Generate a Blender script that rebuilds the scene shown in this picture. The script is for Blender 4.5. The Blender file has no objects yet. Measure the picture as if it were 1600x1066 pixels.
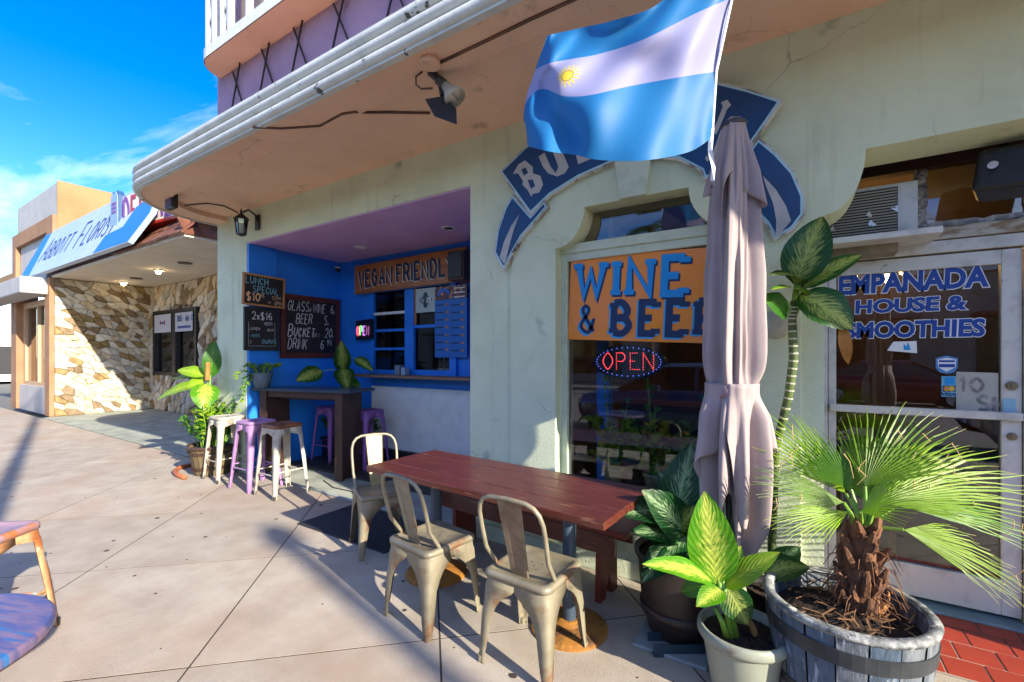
import bpy, bmesh, math, random
from mathutils import Vector, Matrix, noise as mnoise
random.seed(7)
S = bpy.context.scene
COL = S.collection
R = math.radians
# ------------------------------------------------------------------ camera
H, F, HZ, YAW = 1.5, 700.0, 555.0, 32.4          # eye height, focal length and horizon in photo pixels, heading left of +Y
cam = bpy.data.objects.new('camera', bpy.data.cameras.new('camera'))
COL.objects.link(cam)
cam.location = (0, 0, H)
cam.rotation_euler = (R(90), 0, R(YAW))
cam.data.sensor_width = 36
cam.data.lens = F / 1600 * 36
cam.data.shift_y = (HZ - 533) / 1600
cam.data.clip_start = .05
cam.data.clip_end = 3000
S.camera = cam
# ------------------------------------------------------------------ light
SUN_EL, SUN_AZ = R(23.5), R(12.6)                # azimuth: in front of the facade line, from +X
SUNV = Vector((math.cos(SUN_EL) * math.cos(SUN_AZ), -math.cos(SUN_EL) * math.sin(SUN_AZ), math.sin(SUN_EL)))
sun = bpy.data.objects.new('sun', bpy.data.lights.new('sun', 'SUN'))
COL.objects.link(sun)
sun.rotation_euler = SUNV.to_track_quat('Z', 'Y').to_euler()
sun.location = (20, -8, 20)
sun.data.energy = 2.75
sun.data.angle = R(.55)
sun.data.color = (1, .89, .73)
W = bpy.data.worlds.new('World')
S.world = W
W.use_nodes = True
wn, wl = W.node_tree.nodes, W.node_tree.links
wn.clear()
sky = wn.new('ShaderNodeTexSky')
sky.sky_type = 'NISHITA'
sky.sun_disc = False
sky.sun_elevation = SUN_EL
sky.sun_rotation = math.atan2(SUNV.x, SUNV.y)
sky.air_density, sky.dust_density, sky.ozone_density = 1.0, .35, 2.2
bg = wn.new('ShaderNodeBackground')
out = wn.new('ShaderNodeOutputWorld')
hs = wn.new('ShaderNodeHueSaturation')
hs.inputs['Saturation'].default_value = 1.5
hs.inputs['Hue'].default_value = .522
wl.new(sky.outputs[0], hs.inputs['Color'])
tc = wn.new('ShaderNodeTexCoord')
sep = wn.new('ShaderNodeSeparateXYZ')
wl.new(tc.outputs['Generated'], sep.inputs[0])
def wmath(op, a, b=None):
    n = wn.new('ShaderNodeMath'); n.operation = op
    for i, v in enumerate((a, b)):
        if v is None: continue
        if isinstance(v, (int, float)): n.inputs[i].default_value = v
        else: wl.new(v, n.inputs[i])
    return n.outputs[0]
zz = wmath('ADD', wmath('MAXIMUM', sep.outputs[2], 0.0), .12)
cx, cy = wmath('DIVIDE', sep.outputs[0], zz), wmath('DIVIDE', sep.outputs[1], zz)
comb = wn.new('ShaderNodeCombineXYZ')
wl.new(wmath('MULTIPLY', cx, .55), comb.inputs[0]); wl.new(wmath('MULTIPLY', cy, 1.0), comb.inputs[1])
comb.inputs[2].default_value = 33.0
nz = wn.new('ShaderNodeTexNoise')
nz.inputs['Scale'].default_value = 1.15; nz.inputs['Detail'].default_value = 7; nz.inputs['Roughness'].default_value = .58
nz.inputs['Distortion'].default_value = .55
wl.new(comb.outputs[0], nz.inputs['Vector'])
rp = wn.new('ShaderNodeValToRGB')
rp.color_ramp.elements[0].position = .45; rp.color_ramp.elements[0].color = (0, 0, 0, 1)
rp.color_ramp.elements[1].position = .76; rp.color_ramp.elements[1].color = (.85, .85, .85, 1)
wl.new(nz.outputs[0], rp.inputs[0])
mx = wn.new('ShaderNodeMix'); mx.data_type = 'RGBA'
mx.inputs['B'].default_value = (5.6, 6.0, 6.6, 1)
wl.new(rp.outputs[0], mx.inputs['Factor']); wl.new(hs.outputs[0], mx.inputs['A'])
wl.new(mx.outputs['Result'], bg.inputs[0])
bg.inputs[1].default_value = .085
wl.new(bg.outputs[0], out.inputs[0])
S.view_settings.view_transform = 'Standard'
S.view_settings.look = 'None'
S.view_settings.exposure = 2.15
S.view_settings.gamma = 1
S.cycles.use_denoising = True
S.cycles.max_bounces = 8
S.cycles.diffuse_bounces = 5
S.cycles.transparent_max_bounces = 16
S.cycles.caustics_reflective = False
S.cycles.caustics_refractive = False
S.cycles.sample_clamp_indirect = 6

# ------------------------------------------------------------------ pixels to places
_a = R(YAW)
AX, RT = Vector((-math.sin(_a), math.cos(_a), 0)), Vector((math.cos(_a), math.sin(_a), 0))
def ray(u, v): return AX + RT * ((u - 800) / F) + Vector((0, 0, (HZ - v) / F))
def at(u, v, d): return Vector((0, 0, H)) + ray(u, v) * d
def PY(u, v, Y): r = ray(u, v); return Vector((0, 0, H)) + r * (Y / r.y)
def PXx(u, v, X): r = ray(u, v); return Vector((0, 0, H)) + r * (X / r.x)
def PZ(u, v, Z): r = ray(u, v); return Vector((0, 0, H)) + r * ((Z - H) / r.z)

# ------------------------------------------------------------------ objects
def lin(c):
    if isinstance(c, str):
        c = [int(c[i:i + 2], 16) / 255 for i in (0, 2, 4)]
        return tuple(x / 12.92 if x <= .04045 else ((x + .055) / 1.055) ** 2.4 for x in c) + (1,)
    return tuple(c[:3]) + (1,)
ORG = {}
def thing(name, label, cat, loc=(0, 0, 0), group=None):
    o = bpy.data.objects.new(name, None); COL.objects.link(o)
    o.empty_display_size = .1
    o.location = loc; o['label'] = label; o['category'] = cat
    if group: o['group'] = group
    ORG[o.name] = Vector(loc)
    return o
def tag(o, label, cat, group=None):
    o['label'] = label; o['category'] = cat
    if group: o['group'] = group
    return o
def org(p): return ORG.get(p.name, Vector((0, 0, 0))) if p else Vector((0, 0, 0))
def obj(name, v, f, mat, parent=None, smooth=False, uv=None, kind=None):
    me = bpy.data.meshes.new(name)
    o0 = org(parent)
    me.from_pydata([tuple(Vector(p) - o0) for p in v], [], f)
    if uv:
        ul = me.uv_layers.new(name='uv')
        for l in me.loops: ul.data[l.index].uv = uv[l.vertex_index]
    if mat: me.materials.append(mat)
    if smooth:
        for p in me.polygons: p.use_smooth = True
    o = bpy.data.objects.new(name, me); COL.objects.link(o)
    if parent: o.parent = parent; ORG[o.name] = o0
    if kind: o['kind'] = kind
    return o
def mods(o, bevel=0, seg=2, solid=0, sub=0, off=0):
    if solid:
        m = o.modifiers.new('s', 'SOLIDIFY'); m.thickness = solid; m.offset = off
    if bevel:
        m = o.modifiers.new('b', 'BEVEL'); m.width = bevel; m.segments = seg; m.limit_method = 'ANGLE'; m.angle_limit = R(40)
    if sub:
        m = o.modifiers.new('u', 'SUBSURF'); m.levels = sub; m.render_levels = sub
    return o
class MB:
    def __init__(s): s.v, s.f = [], []
    def add(s, v, f):
        n = len(s.v); s.v += [Vector(p) for p in v]; s.f += [tuple(i + n for i in q) for q in f]; return s
    def box(s, x0, x1, y0, y1, z0, z1):
        v = [(x, y, z) for z in (z0, z1) for y in (y0, y1) for x in (x0, x1)]
        return s.add(v, [(0, 2, 3, 1), (4, 5, 7, 6), (0, 1, 5, 4), (2, 6, 7, 3), (0, 4, 6, 2), (1, 3, 7, 5)])
    def bar(s, a, b, w, h, up=(0, 0, 1)):
        a, b = Vector(a), Vector(b); d = (b - a).normalized(); up = Vector(up)
        if abs(d.dot(up)) > .99: up = Vector((0, 1, 0))
        x = d.cross(up).normalized() * w / 2; y = x.cross(d).normalized() * h / 2
        v = [p + i * x + j * y for p in (a, b) for i, j in ((-1, -1), (1, -1), (1, 1), (-1, 1))]
        return s.add(v, [(0, 3, 2, 1), (4, 5, 6, 7), (0, 1, 5, 4), (1, 2, 6, 5), (2, 3, 7, 6), (3, 0, 4, 7)])
    def tube(s, pts, r, n=8, cap=True, closed=False):
        pts = [Vector(p) for p in pts]; k = len(pts)
        rs = r if isinstance(r, (list, tuple)) else [r] * k
        up = Vector((0, 0, 1)); v = []; prev = None
        for i, p in enumerate(pts):
            if closed: d = pts[(i + 1) % k] - pts[i - 1]
            else: d = pts[min(i + 1, k - 1)] - pts[max(i - 1, 0)]
            d.normalize()
            if prev is None:
                u = up if abs(d.z) < .95 else Vector((1, 0, 0)); x = d.cross(u).normalized()
            else:
                x = (prev - d * prev.dot(d)).normalized()
            prev = x; y = d.cross(x)
            v += [p + rs[i] * (math.cos(t) * x + math.sin(t) * y) for t in [2 * math.pi * j / n for j in range(n)]]
        f = []
        for i in range(k if closed else k - 1):
            a, b = i * n, ((i + 1) % k) * n
            f += [(a + j, a + (j + 1) % n, b + (j + 1) % n, b + j) for j in range(n)]
        if cap and not closed: f += [tuple(range(n - 1, -1, -1)), tuple(range((k - 1) * n, k * n))]
        return s.add(v, f)
    def lathe(s, c, prof, n=24, cap0=True, cap1=True, sx=1, sy=1):
        c = Vector(c)
        v = [c + Vector((r * sx * math.cos(2 * math.pi * j / n), r * sy * math.sin(2 * math.pi * j / n), z)) for r, z in prof for j in range(n)]
        f = []
        for i in range(len(prof) - 1):
            f += [(i * n + j, i * n + (j + 1) % n, (i + 1) * n + (j + 1) % n, (i + 1) * n + j) for j in range(n)]
        if cap0: f.append(tuple(range(n - 1, -1, -1)))
        if cap1: f.append(tuple(range((len(prof) - 1) * n, len(prof) * n)))
        return s.add(v, f)
    def grid(s, rows):
        m = len(rows[0])
        v = [p for r in rows for p in r]
        return s.add(v, [(i * m + j, i * m + j + 1, (i + 1) * m + j + 1, (i + 1) * m + j) for i in range(len(rows) - 1) for j in range(m - 1)])
    def build(s, name, mat, parent=None, smooth=False, kind=None, **k):
        return mods(obj(name, s.v, s.f, mat, parent, smooth, kind=kind), **k)
def box(name, x0, x1, y0, y1, z0, z1, mat, parent=None, bevel=0, seg=2):
    return MB().box(x0, x1, y0, y1, z0, z1).build(name, mat, parent, bevel=bevel, seg=seg)
def copy_tree(o, parent=None):
    c = o.copy(); COL.objects.link(c)
    if parent: c.parent = parent
    for ch in list(o.children): copy_tree(ch, c)
    return c
# flat outlines with holes, extruded; fr = (origin, right, up): outline (a, b) lies at origin + a*right + b*up
def curve_mesh(cu):
    o = bpy.data.objects.new('tmp', cu); COL.objects.link(o)
    dg = bpy.context.evaluated_depsgraph_get()
    me = bpy.data.meshes.new_from_object(o.evaluated_get(dg))
    v = [p.co.copy() for p in me.vertices]; f = [tuple(p.vertices) for p in me.polygons]
    bpy.data.objects.remove(o); bpy.data.meshes.remove(me); bpy.data.curves.remove(cu)
    return v, f
FACE = lambda Y: (Vector((0, Y, 0)), Vector((1, 0, 0)), Vector((0, 0, 1)))
def place(v, fr):
    o, r, u = fr; n = r.cross(u)
    return [o + p.x * r + p.y * u + p.z * n for p in v]
def plate(name, outer, holes, thick, mat, fr, parent=None, bevel=0, **k):
    cu = bpy.data.curves.new('p', 'CURVE'); cu.dimensions = '2D'; cu.fill_mode = 'BOTH'; cu.extrude = thick / 2
    cu.bevel_depth = bevel; cu.bevel_resolution = 1
    for ring in [outer] + list(holes):
        sp = cu.splines.new('POLY'); sp.points.add(len(ring) - 1); sp.use_cyclic_u = True
        for q, p in zip(sp.points, ring): q.co = (p[0], p[1], 0, 1)
    v, f = curve_mesh(cu)
    return mods(obj(name, place(v, fr), f, mat, parent), **k)
# ------------------------------------------------------------------ lettering
G = {'A': '00 48 80|23 63', 'B': '00 08|~08 48 76 54 04|~04 54 82 50 00', 'C': '~76 48 16 04 12 40 72', 'D': '00 08|~08 48 76 84 72 40 00',
     'E': '70 00 08 78|04 54', 'F': '00 08 78|04 54', 'G': '~76 48 16 04 12 40 72|72 74 44', 'H': '00 08|80 88|04 84', 'I': '00 08',
     'J': '~68 62 40 11', 'K': '00 08|78 03|34 80', 'L': '08 00 70', 'M': '00 08 43 88 80', 'N': '00 08 80 88', 'O': '~48 16 04 12 40 72 84 76 48',
     'P': '00 08|~08 58 76 54 04', 'R': '00 08|~08 58 76 54 04|44 80', 'S': '~77 48 17 15 44 73 71 40 11', 'T': '08 88|48 40',
     'U': '~08 05 12 40 72 85 88', 'V': '08 40 88', 'W': '08 20 46 60 88', 'X': '00 88|08 80', 'Y': '08 44 88|44 40', 'Z': '08 88 00 80',
     '&': '~80 26 38 57 45 12 30 60 84', '$': '~77 48 17 15 44 73 71 40 11|49 4/', '0': '~48 16 04 12 40 72 84 76 48', '1': '16 38 30',
     '2': '~06 28 68 75 42 00|00 80', '3': '~17 48 76 44 72 40 11', '4': '60 68 02 82', '5': '78 18 15|~15 54 72 50 11', '6': '~67 37 04 12 40 72 54 14',
     '9': '~21 51 84 76 48 16 34 74', '7': '08 88 30', '.': '00 02', '-': '24 64', ',': '11 00', '/': '00 88', '!': '00 01|03 08', 'x': '00 55|05 50', ':': '00 01|04 05'}
GW = {'I': 0, '.': 0, ':': 0, '!': 0, '1': 4, 'M': 9, 'W': 11, ',': 1, 'J': 6, 'x': 5, 'L': 7, 'E': 7, 'F': 7}
def glyph(ch):
    res = []
    for s in G.get(ch, '').split('|'):
        if not s: continue
        sm = s[0] == '~'
        p = [Vector((float(int(q[0])), -1.0 if q[1] == '/' else float(int(q[1])), 0)) for q in s.lstrip('~').split()]
        k = GW.get(ch, 8)
        if ch in 'MW': p = [Vector((q.x * k / 8, q.y, 0)) for q in p]
        if sm:
            o = []; cl = (p[0] - p[-1]).length < .1
            for i in range(len(p) - 1):
                a = p[i - 1] if i else (p[-2] if cl else p[0] * 2 - p[1]); b, c = p[i], p[i + 1]
                d = p[i + 2] if i + 2 < len(p) else (p[1] if cl else p[-1] * 2 - p[-2])
                for t in (0, .2, .4, .6, .8):
                    o.append(.5 * (2 * b + (c - a) * t + (2 * a - 5 * b + 4 * c - d) * t * t + (3 * b - a - 3 * c + d) * t ** 3))
            p = o + [p[-1]]
        res.append(p)
    return res
def letters(txt, h, wr=.75, sw=.1, serif=0, jit=0, gap=.2, slant=0, lc=None, rnd=None):
    """stroke letters: height h, width ratio, stroke width (of h), slab serif length (of h); returns verts, faces, width"""
    rnd = rnd or random.Random(hash(txt) % 1000 if False else len(txt) * 37 + ord(txt[0]))
    v, f, x = [], [], 0.0
    def rib(p, w, dz):
        n = len(v); m = len(p)
        for i, q in enumerate(p):
            a = (p[i] - p[i - 1]).normalized() if i else None
            b = (p[i + 1] - p[i]).normalized() if i < m - 1 else None
            d = ((a or b) + (b or a)); d = d.normalized() if d.length > .05 else (a or b)
            k = 1 / max(.5, d.dot(a or b))
            nn = Vector((-d.y, d.x, 0)) * w / 2 * k
            v.append(Vector((q.x + nn.x, q.y + nn.y, dz))); v.append(Vector((q.x - nn.x, q.y - nn.y, dz)))
        for i in range(m - 1): f.append((n + 2 * i, n + 2 * i + 1, n + 2 * i + 3, n + 2 * i + 2))
    for ch in txt:
        if ch == ' ': x += h * wr * .55; continue
        sc = h / 8; hh = 1.0
        if ch.islower() and ch != 'x': hh = .72
        g = glyph(ch if ch == 'x' else ch.upper()); k = GW.get(ch.upper() if ch != 'x' else 'x', 8)
        done = []
        jx, jy, js = (rnd.uniform(-jit, jit) * h for _ in range(3))
        for si, st in enumerate(g):
            p = [Vector((x + q.x * sc * wr * hh + slant * (q.y * sc * hh) + jx * .5, q.y * sc * hh + jy + jx * q.x * .12, 0)) for q in st]
            if sw * h > 0: rib(p, sw * h, .0004 * (si % 4))
            if serif:
                for e in (p[0], p[-1]):
                    for yy in (0, h):
                        if abs(e.y - yy) < h * .02 and ch.upper() in 'WINBERDFLYAHKPMV':
                            if any(abs(a - e.x) < h * .02 and b == yy for a, b in done): continue
                            done.append((e.x, yy)); lo = yy == 0
                            yb = sw * h * .36 * (1 if lo else -1)
                            rib([Vector((e.x - serif * h, yy + yb, 0)), Vector((e.x + serif * h, yy + yb, 0))], sw * h * .72, .0016 + .00012 * (len(done) % 5))
        x += k * sc * wr * hh + h * gap
    return v, f, x - h * gap
def write(name, txt, fr, x, y, h, mat, parent, align='l', lift=.004, **k):
    v, f, w = letters(txt, h, **k)
    dx = x - (w / 2 if align == 'c' else (w if align == 'r' else 0))
    return obj(name, place([Vector((p.x + dx, p.y + y, p.z + lift)) for p in v], fr), f, mat, parent)
def print_text(name, txt, fr, x, y, h, mat, parent, bold=0, shear=0, lift=.004, sx=1, space=1.0, fit=None):
    cu = bpy.data.curves.new('t', 'FONT'); cu.body = txt; cu.size = 1; cu.shear = shear; cu.space_character = space; cu.resolution_u = 3
    v, f = curve_mesh(cu)
    k = h / .69
    x0, x1 = min(p.x for p in v), max(p.x for p in v)
    if fit: sx = fit / ((x1 - x0) * k)
    cu = bpy.data.curves.new('t', 'FONT'); cu.body = txt; cu.size = 1; cu.shear = shear; cu.space_character = space; cu.offset = bold; cu.resolution_u = 3
    v, f = curve_mesh(cu)
    c = (x0 + x1) / 2
    return obj(name, place([Vector(((p.x - c) * k * sx + x, p.y * k + y, lift)) for p in v], fr), f, mat, parent)
# ------------------------------------------------------------------ materials
MC = {}
def M(name, col, rough=.65, col2=None, sc=6, lo=.38, hi=.66, bump=0, bsc=40, metal=0, det=5, spec=.5, col3=None, sc3=1.2, lo3=.52, hi3=.66, stretch=None, coat=0, vary=0, crack=None, streak=None):
    if name in MC: return MC[name]
    m = bpy.data.materials.new(name); m.use_nodes = True; MC[name] = m
    n, l = m.node_tree.nodes, m.node_tree.links
    b = n['Principled BSDF']
    b.inputs['Base Color'].default_value = lin(col); b.inputs['Roughness'].default_value = rough; b.inputs['Metallic'].default_value = metal
    b.inputs['Specular IOR Level'].default_value = spec
    if coat: b.inputs['Coat Weight'].default_value = coat; b.inputs['Coat Roughness'].default_value = .15
    t = n.new('ShaderNodeTexCoord'); src = t.outputs['Object']
    if stretch:
        mp = n.new('ShaderNodeMapping'); mp.inputs['Scale'].default_value = stretch; l.new(src, mp.inputs[0]); src = mp.outputs[0]
    def nz(scale, d=det):
        q = n.new('ShaderNodeTexNoise'); q.inputs['Scale'].default_value = scale; q.inputs['Detail'].default_value = d; q.inputs['Roughness'].default_value = .62
        l.new(src, q.inputs['Vector']); return q.outputs[0]
    cur = None
    def mix(a, c2, s, lo_, hi_):
        r = n.new('ShaderNodeMapRange'); r.inputs[1].default_value = lo_; r.inputs[2].default_value = hi_; l.new(nz(s), r.inputs[0])
        x = n.new('ShaderNodeMix'); x.data_type = 'RGBA'; l.new(r.outputs[0], x.inputs['Factor'])
        if a is None: x.inputs['A'].default_value = lin(col)
        else: l.new(a, x.inputs['A'])
        x.inputs['B'].default_value = lin(c2); return x.outputs['Result']
    if col2: cur = mix(cur, col2, sc, lo, hi)
    if col3: cur = mix(cur, col3, sc3, lo3, hi3)
    def over(a, fac, c2):
        x = n.new('ShaderNodeMix'); x.data_type = 'RGBA'; l.new(fac, x.inputs['Factor'])
        if a is None: x.inputs['A'].default_value = lin(col)
        else: l.new(a, x.inputs['A'])
        x.inputs['B'].default_value = lin(c2); return x.outputs['Result']
    def rng(v_, a0, a1, o1=1.0):
        r = n.new('ShaderNodeMapRange'); r.inputs[1].default_value = a0; r.inputs[2].default_value = a1; r.inputs[4].default_value = o1; l.new(v_, r.inputs[0]); return r.outputs[0]
    def mul(a, c2):
        q = n.new('ShaderNodeMath'); q.operation = 'MULTIPLY'; l.new(a, q.inputs[0])
        if isinstance(c2, float): q.inputs[1].default_value = c2
        else: l.new(c2, q.inputs[1])
        return q.outputs[0]
    if streak:                                    # drips: noise drawn out along z
        mp2 = n.new('ShaderNodeMapping'); mp2.inputs['Scale'].default_value = (9, 9, .7); l.new(t.outputs['Object'], mp2.inputs[0])
        q = n.new('ShaderNodeTexNoise'); q.inputs['Scale'].default_value = 1.4; q.inputs['Detail'].default_value = 4; l.new(mp2.outputs[0], q.inputs['Vector'])
        cur = over(cur, mul(rng(q.outputs[0], .57, .72, .6), rng(nz(.9), .48, .62)), streak)
    if crack:
        ns_ = n.new('ShaderNodeTexNoise'); ns_.inputs['Scale'].default_value = 3; ns_.inputs['Detail'].default_value = 4; l.new(src, ns_.inputs['Vector'])
        mv = n.new('ShaderNodeMix'); mv.data_type = 'RGBA'; mv.inputs['Factor'].default_value = .22; l.new(src, mv.inputs['A']); l.new(ns_.outputs['Color'], mv.inputs['B'])
        vo = n.new('ShaderNodeTexVoronoi'); vo.feature = 'DISTANCE_TO_EDGE'; vo.inputs['Scale'].default_value = 1.5; l.new(mv.outputs['Result'], vo.inputs['Vector'])
        cur = over(cur, mul(rng(vo.outputs['Distance'], .006, .001, .75), rng(nz(1.1), .52, .6)), crack)
    if vary:
        ob = n.new('ShaderNodeObjectInfo'); hv = n.new('ShaderNodeHueSaturation')
        q = n.new('ShaderNodeMath'); q.operation = 'MULTIPLY_ADD'; q.inputs[1].default_value = vary; q.inputs[2].default_value = 1 - vary / 2; l.new(ob.outputs['Random'], q.inputs[0])
        l.new(q.outputs[0], hv.inputs['Value'])
        if cur: l.new(cur, hv.inputs['Color'])
        else: hv.inputs['Color'].default_value = lin(col)
        cur = hv.outputs[0]
    if cur: l.new(cur, b.inputs['Base Color'])
    if bump:
        q = n.new('ShaderNodeBump'); q.inputs['Strength'].default_value = bump; q.inputs['Distance'].default_value = .01
        l.new(nz(bsc), q.inputs['Height']); l.new(q.outputs[0], b.inputs['Normal'])
    return m
def emit(name, col, s):
    m = bpy.data.materials.new(name); m.use_nodes = True; b = m.node_tree.nodes['Principled BSDF']
    b.inputs['Base Color'].default_value = lin(col); b.inputs['Emission Color'].default_value = lin(col); b.inputs['Emission Strength'].default_value = s
    return m
def glass_pane(name, tint=(.9, .95, .95), ior=1.6, gain=1.0, base=.0):
    m = bpy.data.materials.new(name); m.use_nodes = True; n, l = m.node_tree.nodes, m.node_tree.links
    n.clear(); o = n.new('ShaderNodeOutputMaterial')
    tr = n.new('ShaderNodeBsdfTransparent'); tr.inputs[0].default_value = tuple(tint) + (1,)
    gl = n.new('ShaderNodeBsdfGlossy'); gl.inputs['Roughness'].default_value = .01; gl.inputs[0].default_value = (.96, .97, 1, 1)
    fr = n.new('ShaderNodeFresnel'); fr.inputs[0].default_value = ior
    a = n.new('ShaderNodeMath'); a.operation = 'MULTIPLY_ADD'; a.inputs[1].default_value = gain; a.inputs[2].default_value = base; a.use_clamp = True
    l.new(fr.outputs[0], a.inputs[0])
    x = n.new('ShaderNodeMixShader'); l.new(a.outputs[0], x.inputs[0]); l.new(tr.outputs[0], x.inputs[1]); l.new(gl.outputs[0], x.inputs[2])
    l.new(x.outputs[0], o.inputs[0]); return m
def leaf_mat(name, dark, pale, amount=.6, k=16, thr=.55, tip=.97, dry='8a6a34'):
    """leaf seen by its uv: u along, v across (0..1); pale feathering between side veins, translucent"""
    m = bpy.data.materials.new(name); m.use_nodes = True; n, l = m.node_tree.nodes, m.node_tree.links
    b = n['Principled BSDF']; b.inputs['Roughness'].default_value = .38; b.inputs['Specular IOR Level'].default_value = .45
    def mt(op, a, c=None, e=None):
        q = n.new('ShaderNodeMath'); q.operation = op
        for i, w in enumerate((a, c, e)):
            if w is None: continue
            if isinstance(w, (int, float)): q.inputs[i].default_value = w
            else: l.new(w, q.inputs[i])
        return q.outputs[0]
    uv = n.new('ShaderNodeUVMap'); s = n.new('ShaderNodeSeparateXYZ'); l.new(uv.outputs[0], s.inputs[0])
    av = mt('ABSOLUTE', mt('SUBTRACT', s.outputs[1], .5))
    nt = n.new('ShaderNodeTexNoise'); nt.inputs['Scale'].default_value = 9; nt.inputs['Detail'].default_value = 4; l.new(uv.outputs[0], nt.inputs['Vector'])
    ob = n.new('ShaderNodeObjectInfo')
    ph = mt('ADD', mt('MULTIPLY', s.outputs[0], k * 6.28), mt('MULTIPLY', av, -k * 5.0))
    ph = mt('ADD', ph, mt('MULTIPLY', nt.outputs[0], 5.0))
    st = mt('MULTIPLY_ADD', mt('SINE', ph), .5, .5)
    ed = mt('SUBTRACT', 1.0, mt('MULTIPLY', av, 2.0))
    cb = n.new('ShaderNodeCombineXYZ'); l.new(mt('ADD', mt('MULTIPLY', s.outputs[0], 16.0), mt('MULTIPLY', av, -13.0)), cb.inputs[0]); l.new(mt('MULTIPLY', s.outputs[1], 5.0), cb.inputs[1]); l.new(mt('MULTIPLY', ob.outputs['Random'], 50.0), cb.inputs[2])
    nv = n.new('ShaderNodeTexNoise'); nv.inputs['Scale'].default_value = 1.7; nv.inputs['Detail'].default_value = 3; l.new(cb.outputs[0], nv.inputs['Vector'])
    sc = mt('MULTIPLY', mt('ADD', mt('MULTIPLY', st, .1), mt('MULTIPLY', nv.outputs[0], 1.22)), mt('POWER', mt('MAXIMUM', ed, 0.0), .55))
    r = n.new('ShaderNodeMapRange'); r.inputs[1].default_value = thr - .12; r.inputs[2].default_value = thr + .12; r.inputs[4].default_value = amount; l.new(sc, r.inputs[0])
    x = n.new('ShaderNodeMix'); x.data_type = 'RGBA'; x.inputs['A'].default_value = lin(dark); x.inputs['B'].default_value = lin(pale); l.new(r.outputs[0], x.inputs['Factor'])
    hv = n.new('ShaderNodeHueSaturation'); l.new(x.outputs['Result'], hv.inputs['Color']); l.new(mt('MULTIPLY_ADD', ob.outputs['Random'], .55, .72), hv.inputs['Value'])
    mid = mt('LESS_THAN', av, .018)
    y = n.new('ShaderNodeMix'); y.data_type = 'RGBA'; l.new(mid, y.inputs['Factor']); l.new(hv.outputs[0], y.inputs['A']); y.inputs['B'].default_value = lin(pale)
    rt_ = n.new('ShaderNodeMapRange'); rt_.inputs[1].default_value = tip; rt_.inputs[2].default_value = tip + .08; l.new(mt('ADD', s.outputs[0], mt('MULTIPLY', mt('SUBTRACT', nt.outputs[0], .5), .35)), rt_.inputs[0])
    y2 = n.new('ShaderNodeMix'); y2.data_type = 'RGBA'; l.new(rt_.outputs[0], y2.inputs['Factor']); l.new(y.outputs['Result'], y2.inputs['A']); y2.inputs['B'].default_value = lin(dry); y = y2
    l.new(y.outputs['Result'], b.inputs['Base Color'])
    tl = n.new('ShaderNodeBsdfTranslucent'); l.new(y.outputs['Result'], tl.inputs[0])
    ms = n.new('ShaderNodeMixShader'); ms.inputs[0].default_value = .3
    o = n['Material Output']; l.new(b.outputs[0], ms.inputs[1]); l.new(tl.outputs[0], ms.inputs[2]); l.new(ms.outputs[0], o.inputs[0])
    bp = n.new('ShaderNodeBump'); bp.inputs['Strength'].default_value = .2; bp.inputs['Distance'].default_value = .004; l.new(mt('SINE', mt('ADD', mt('MULTIPLY', s.outputs[0], 62.0), mt('MULTIPLY', av, -50.0))), bp.inputs['Height']); l.new(bp.outputs[0], b.inputs['Normal'])
    return m
# ------------------------------------------------------------------ palette
m_wall = M('sage_stucco', 'd0dabc', .85, 'c3cdaf', 1.6, .42, .66, bump=.5, bsc=75, crack='9a9c8c', streak='93957f', col3='9aa896', sc3=2.6, lo3=.64, hi3=.74)
m_trim = M('sage_trim', 'c3cfb9', .6, 'b2bea9', 8, .5, .7)
m_soffit = M('salmon_soffit', 'e2bda2', .85, 'd8b197', 1.3, .4, .65, bump=.3, bsc=45, crack='a88872', col3='b0907c', sc3=2.3, lo3=.63, hi3=.72)
m_fascia = M('chipped_white_fascia', 'c9cdc9', .6, 'b4b9b6', 5, .4, .7, bump=.3, bsc=25, col3='4b4842', sc3=8, lo3=.63, hi3=.67)
m_lav = M('lavender_stucco', '9a83a0', .85, '8a7593', 2, .4, .7, bump=.2, bsc=45, col3='6d5c74', sc3=3, lo3=.62, hi3=.74)
m_purple = M('purple_ceiling', 'c09cc8', .7, 'b490bc', 2, .4, .7)
m_blue = M('cobalt_paint', '1f80e6', .5, '1a74d4', 3, .4, .7, bump=.12, bsc=40)
m_white = M('white_paint', 'dde1dc', .6, 'cdd2ce', 6, .45, .7)
m_alum = M('aluminium', 'c8c9c6', .42, 'a9aaa7', 9, .5, .72, col3='77756e', sc3=14, lo3=.66, hi3=.72)
m_black = M('black_metal', '16171a', .5, '222326', 12)
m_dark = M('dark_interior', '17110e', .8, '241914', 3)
m_brownsoff = M('dark_brown_paint', '2e1710', .6, '3a2018', 4)
m_glass = glass_pane('window_glass', (.9, .96, .96), 1.5, 1.0, .02)
m_dglass = glass_pane('door_glass', (.8, .84, .84), 1.5, 1.15, .03)
m_conc = M('pavement_slab', 'ada495', .8, '9a8f80', 3.2, .38, .68, bump=.45, bsc=130, vary=.13, det=8, col3='a08872', sc3=.6, lo3=.5, hi3=.76)
m_joint = M('slab_joint', '3d352e', .95)
m_grayconc = M('grey_concrete', 'a3a89b', .8, '7f867c', 3, bump=.25, bsc=60)
m_asphalt = M('bounce_lightened_asphalt', '7d7973', .85, '8a857e', 8, bump=.4, bsc=120)  # road grey lightened to bounce more light up to the soffit
m_curb = M('kerb_concrete', '8e8a83', .85, '7b7771', 4, bump=.3, bsc=60)
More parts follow.
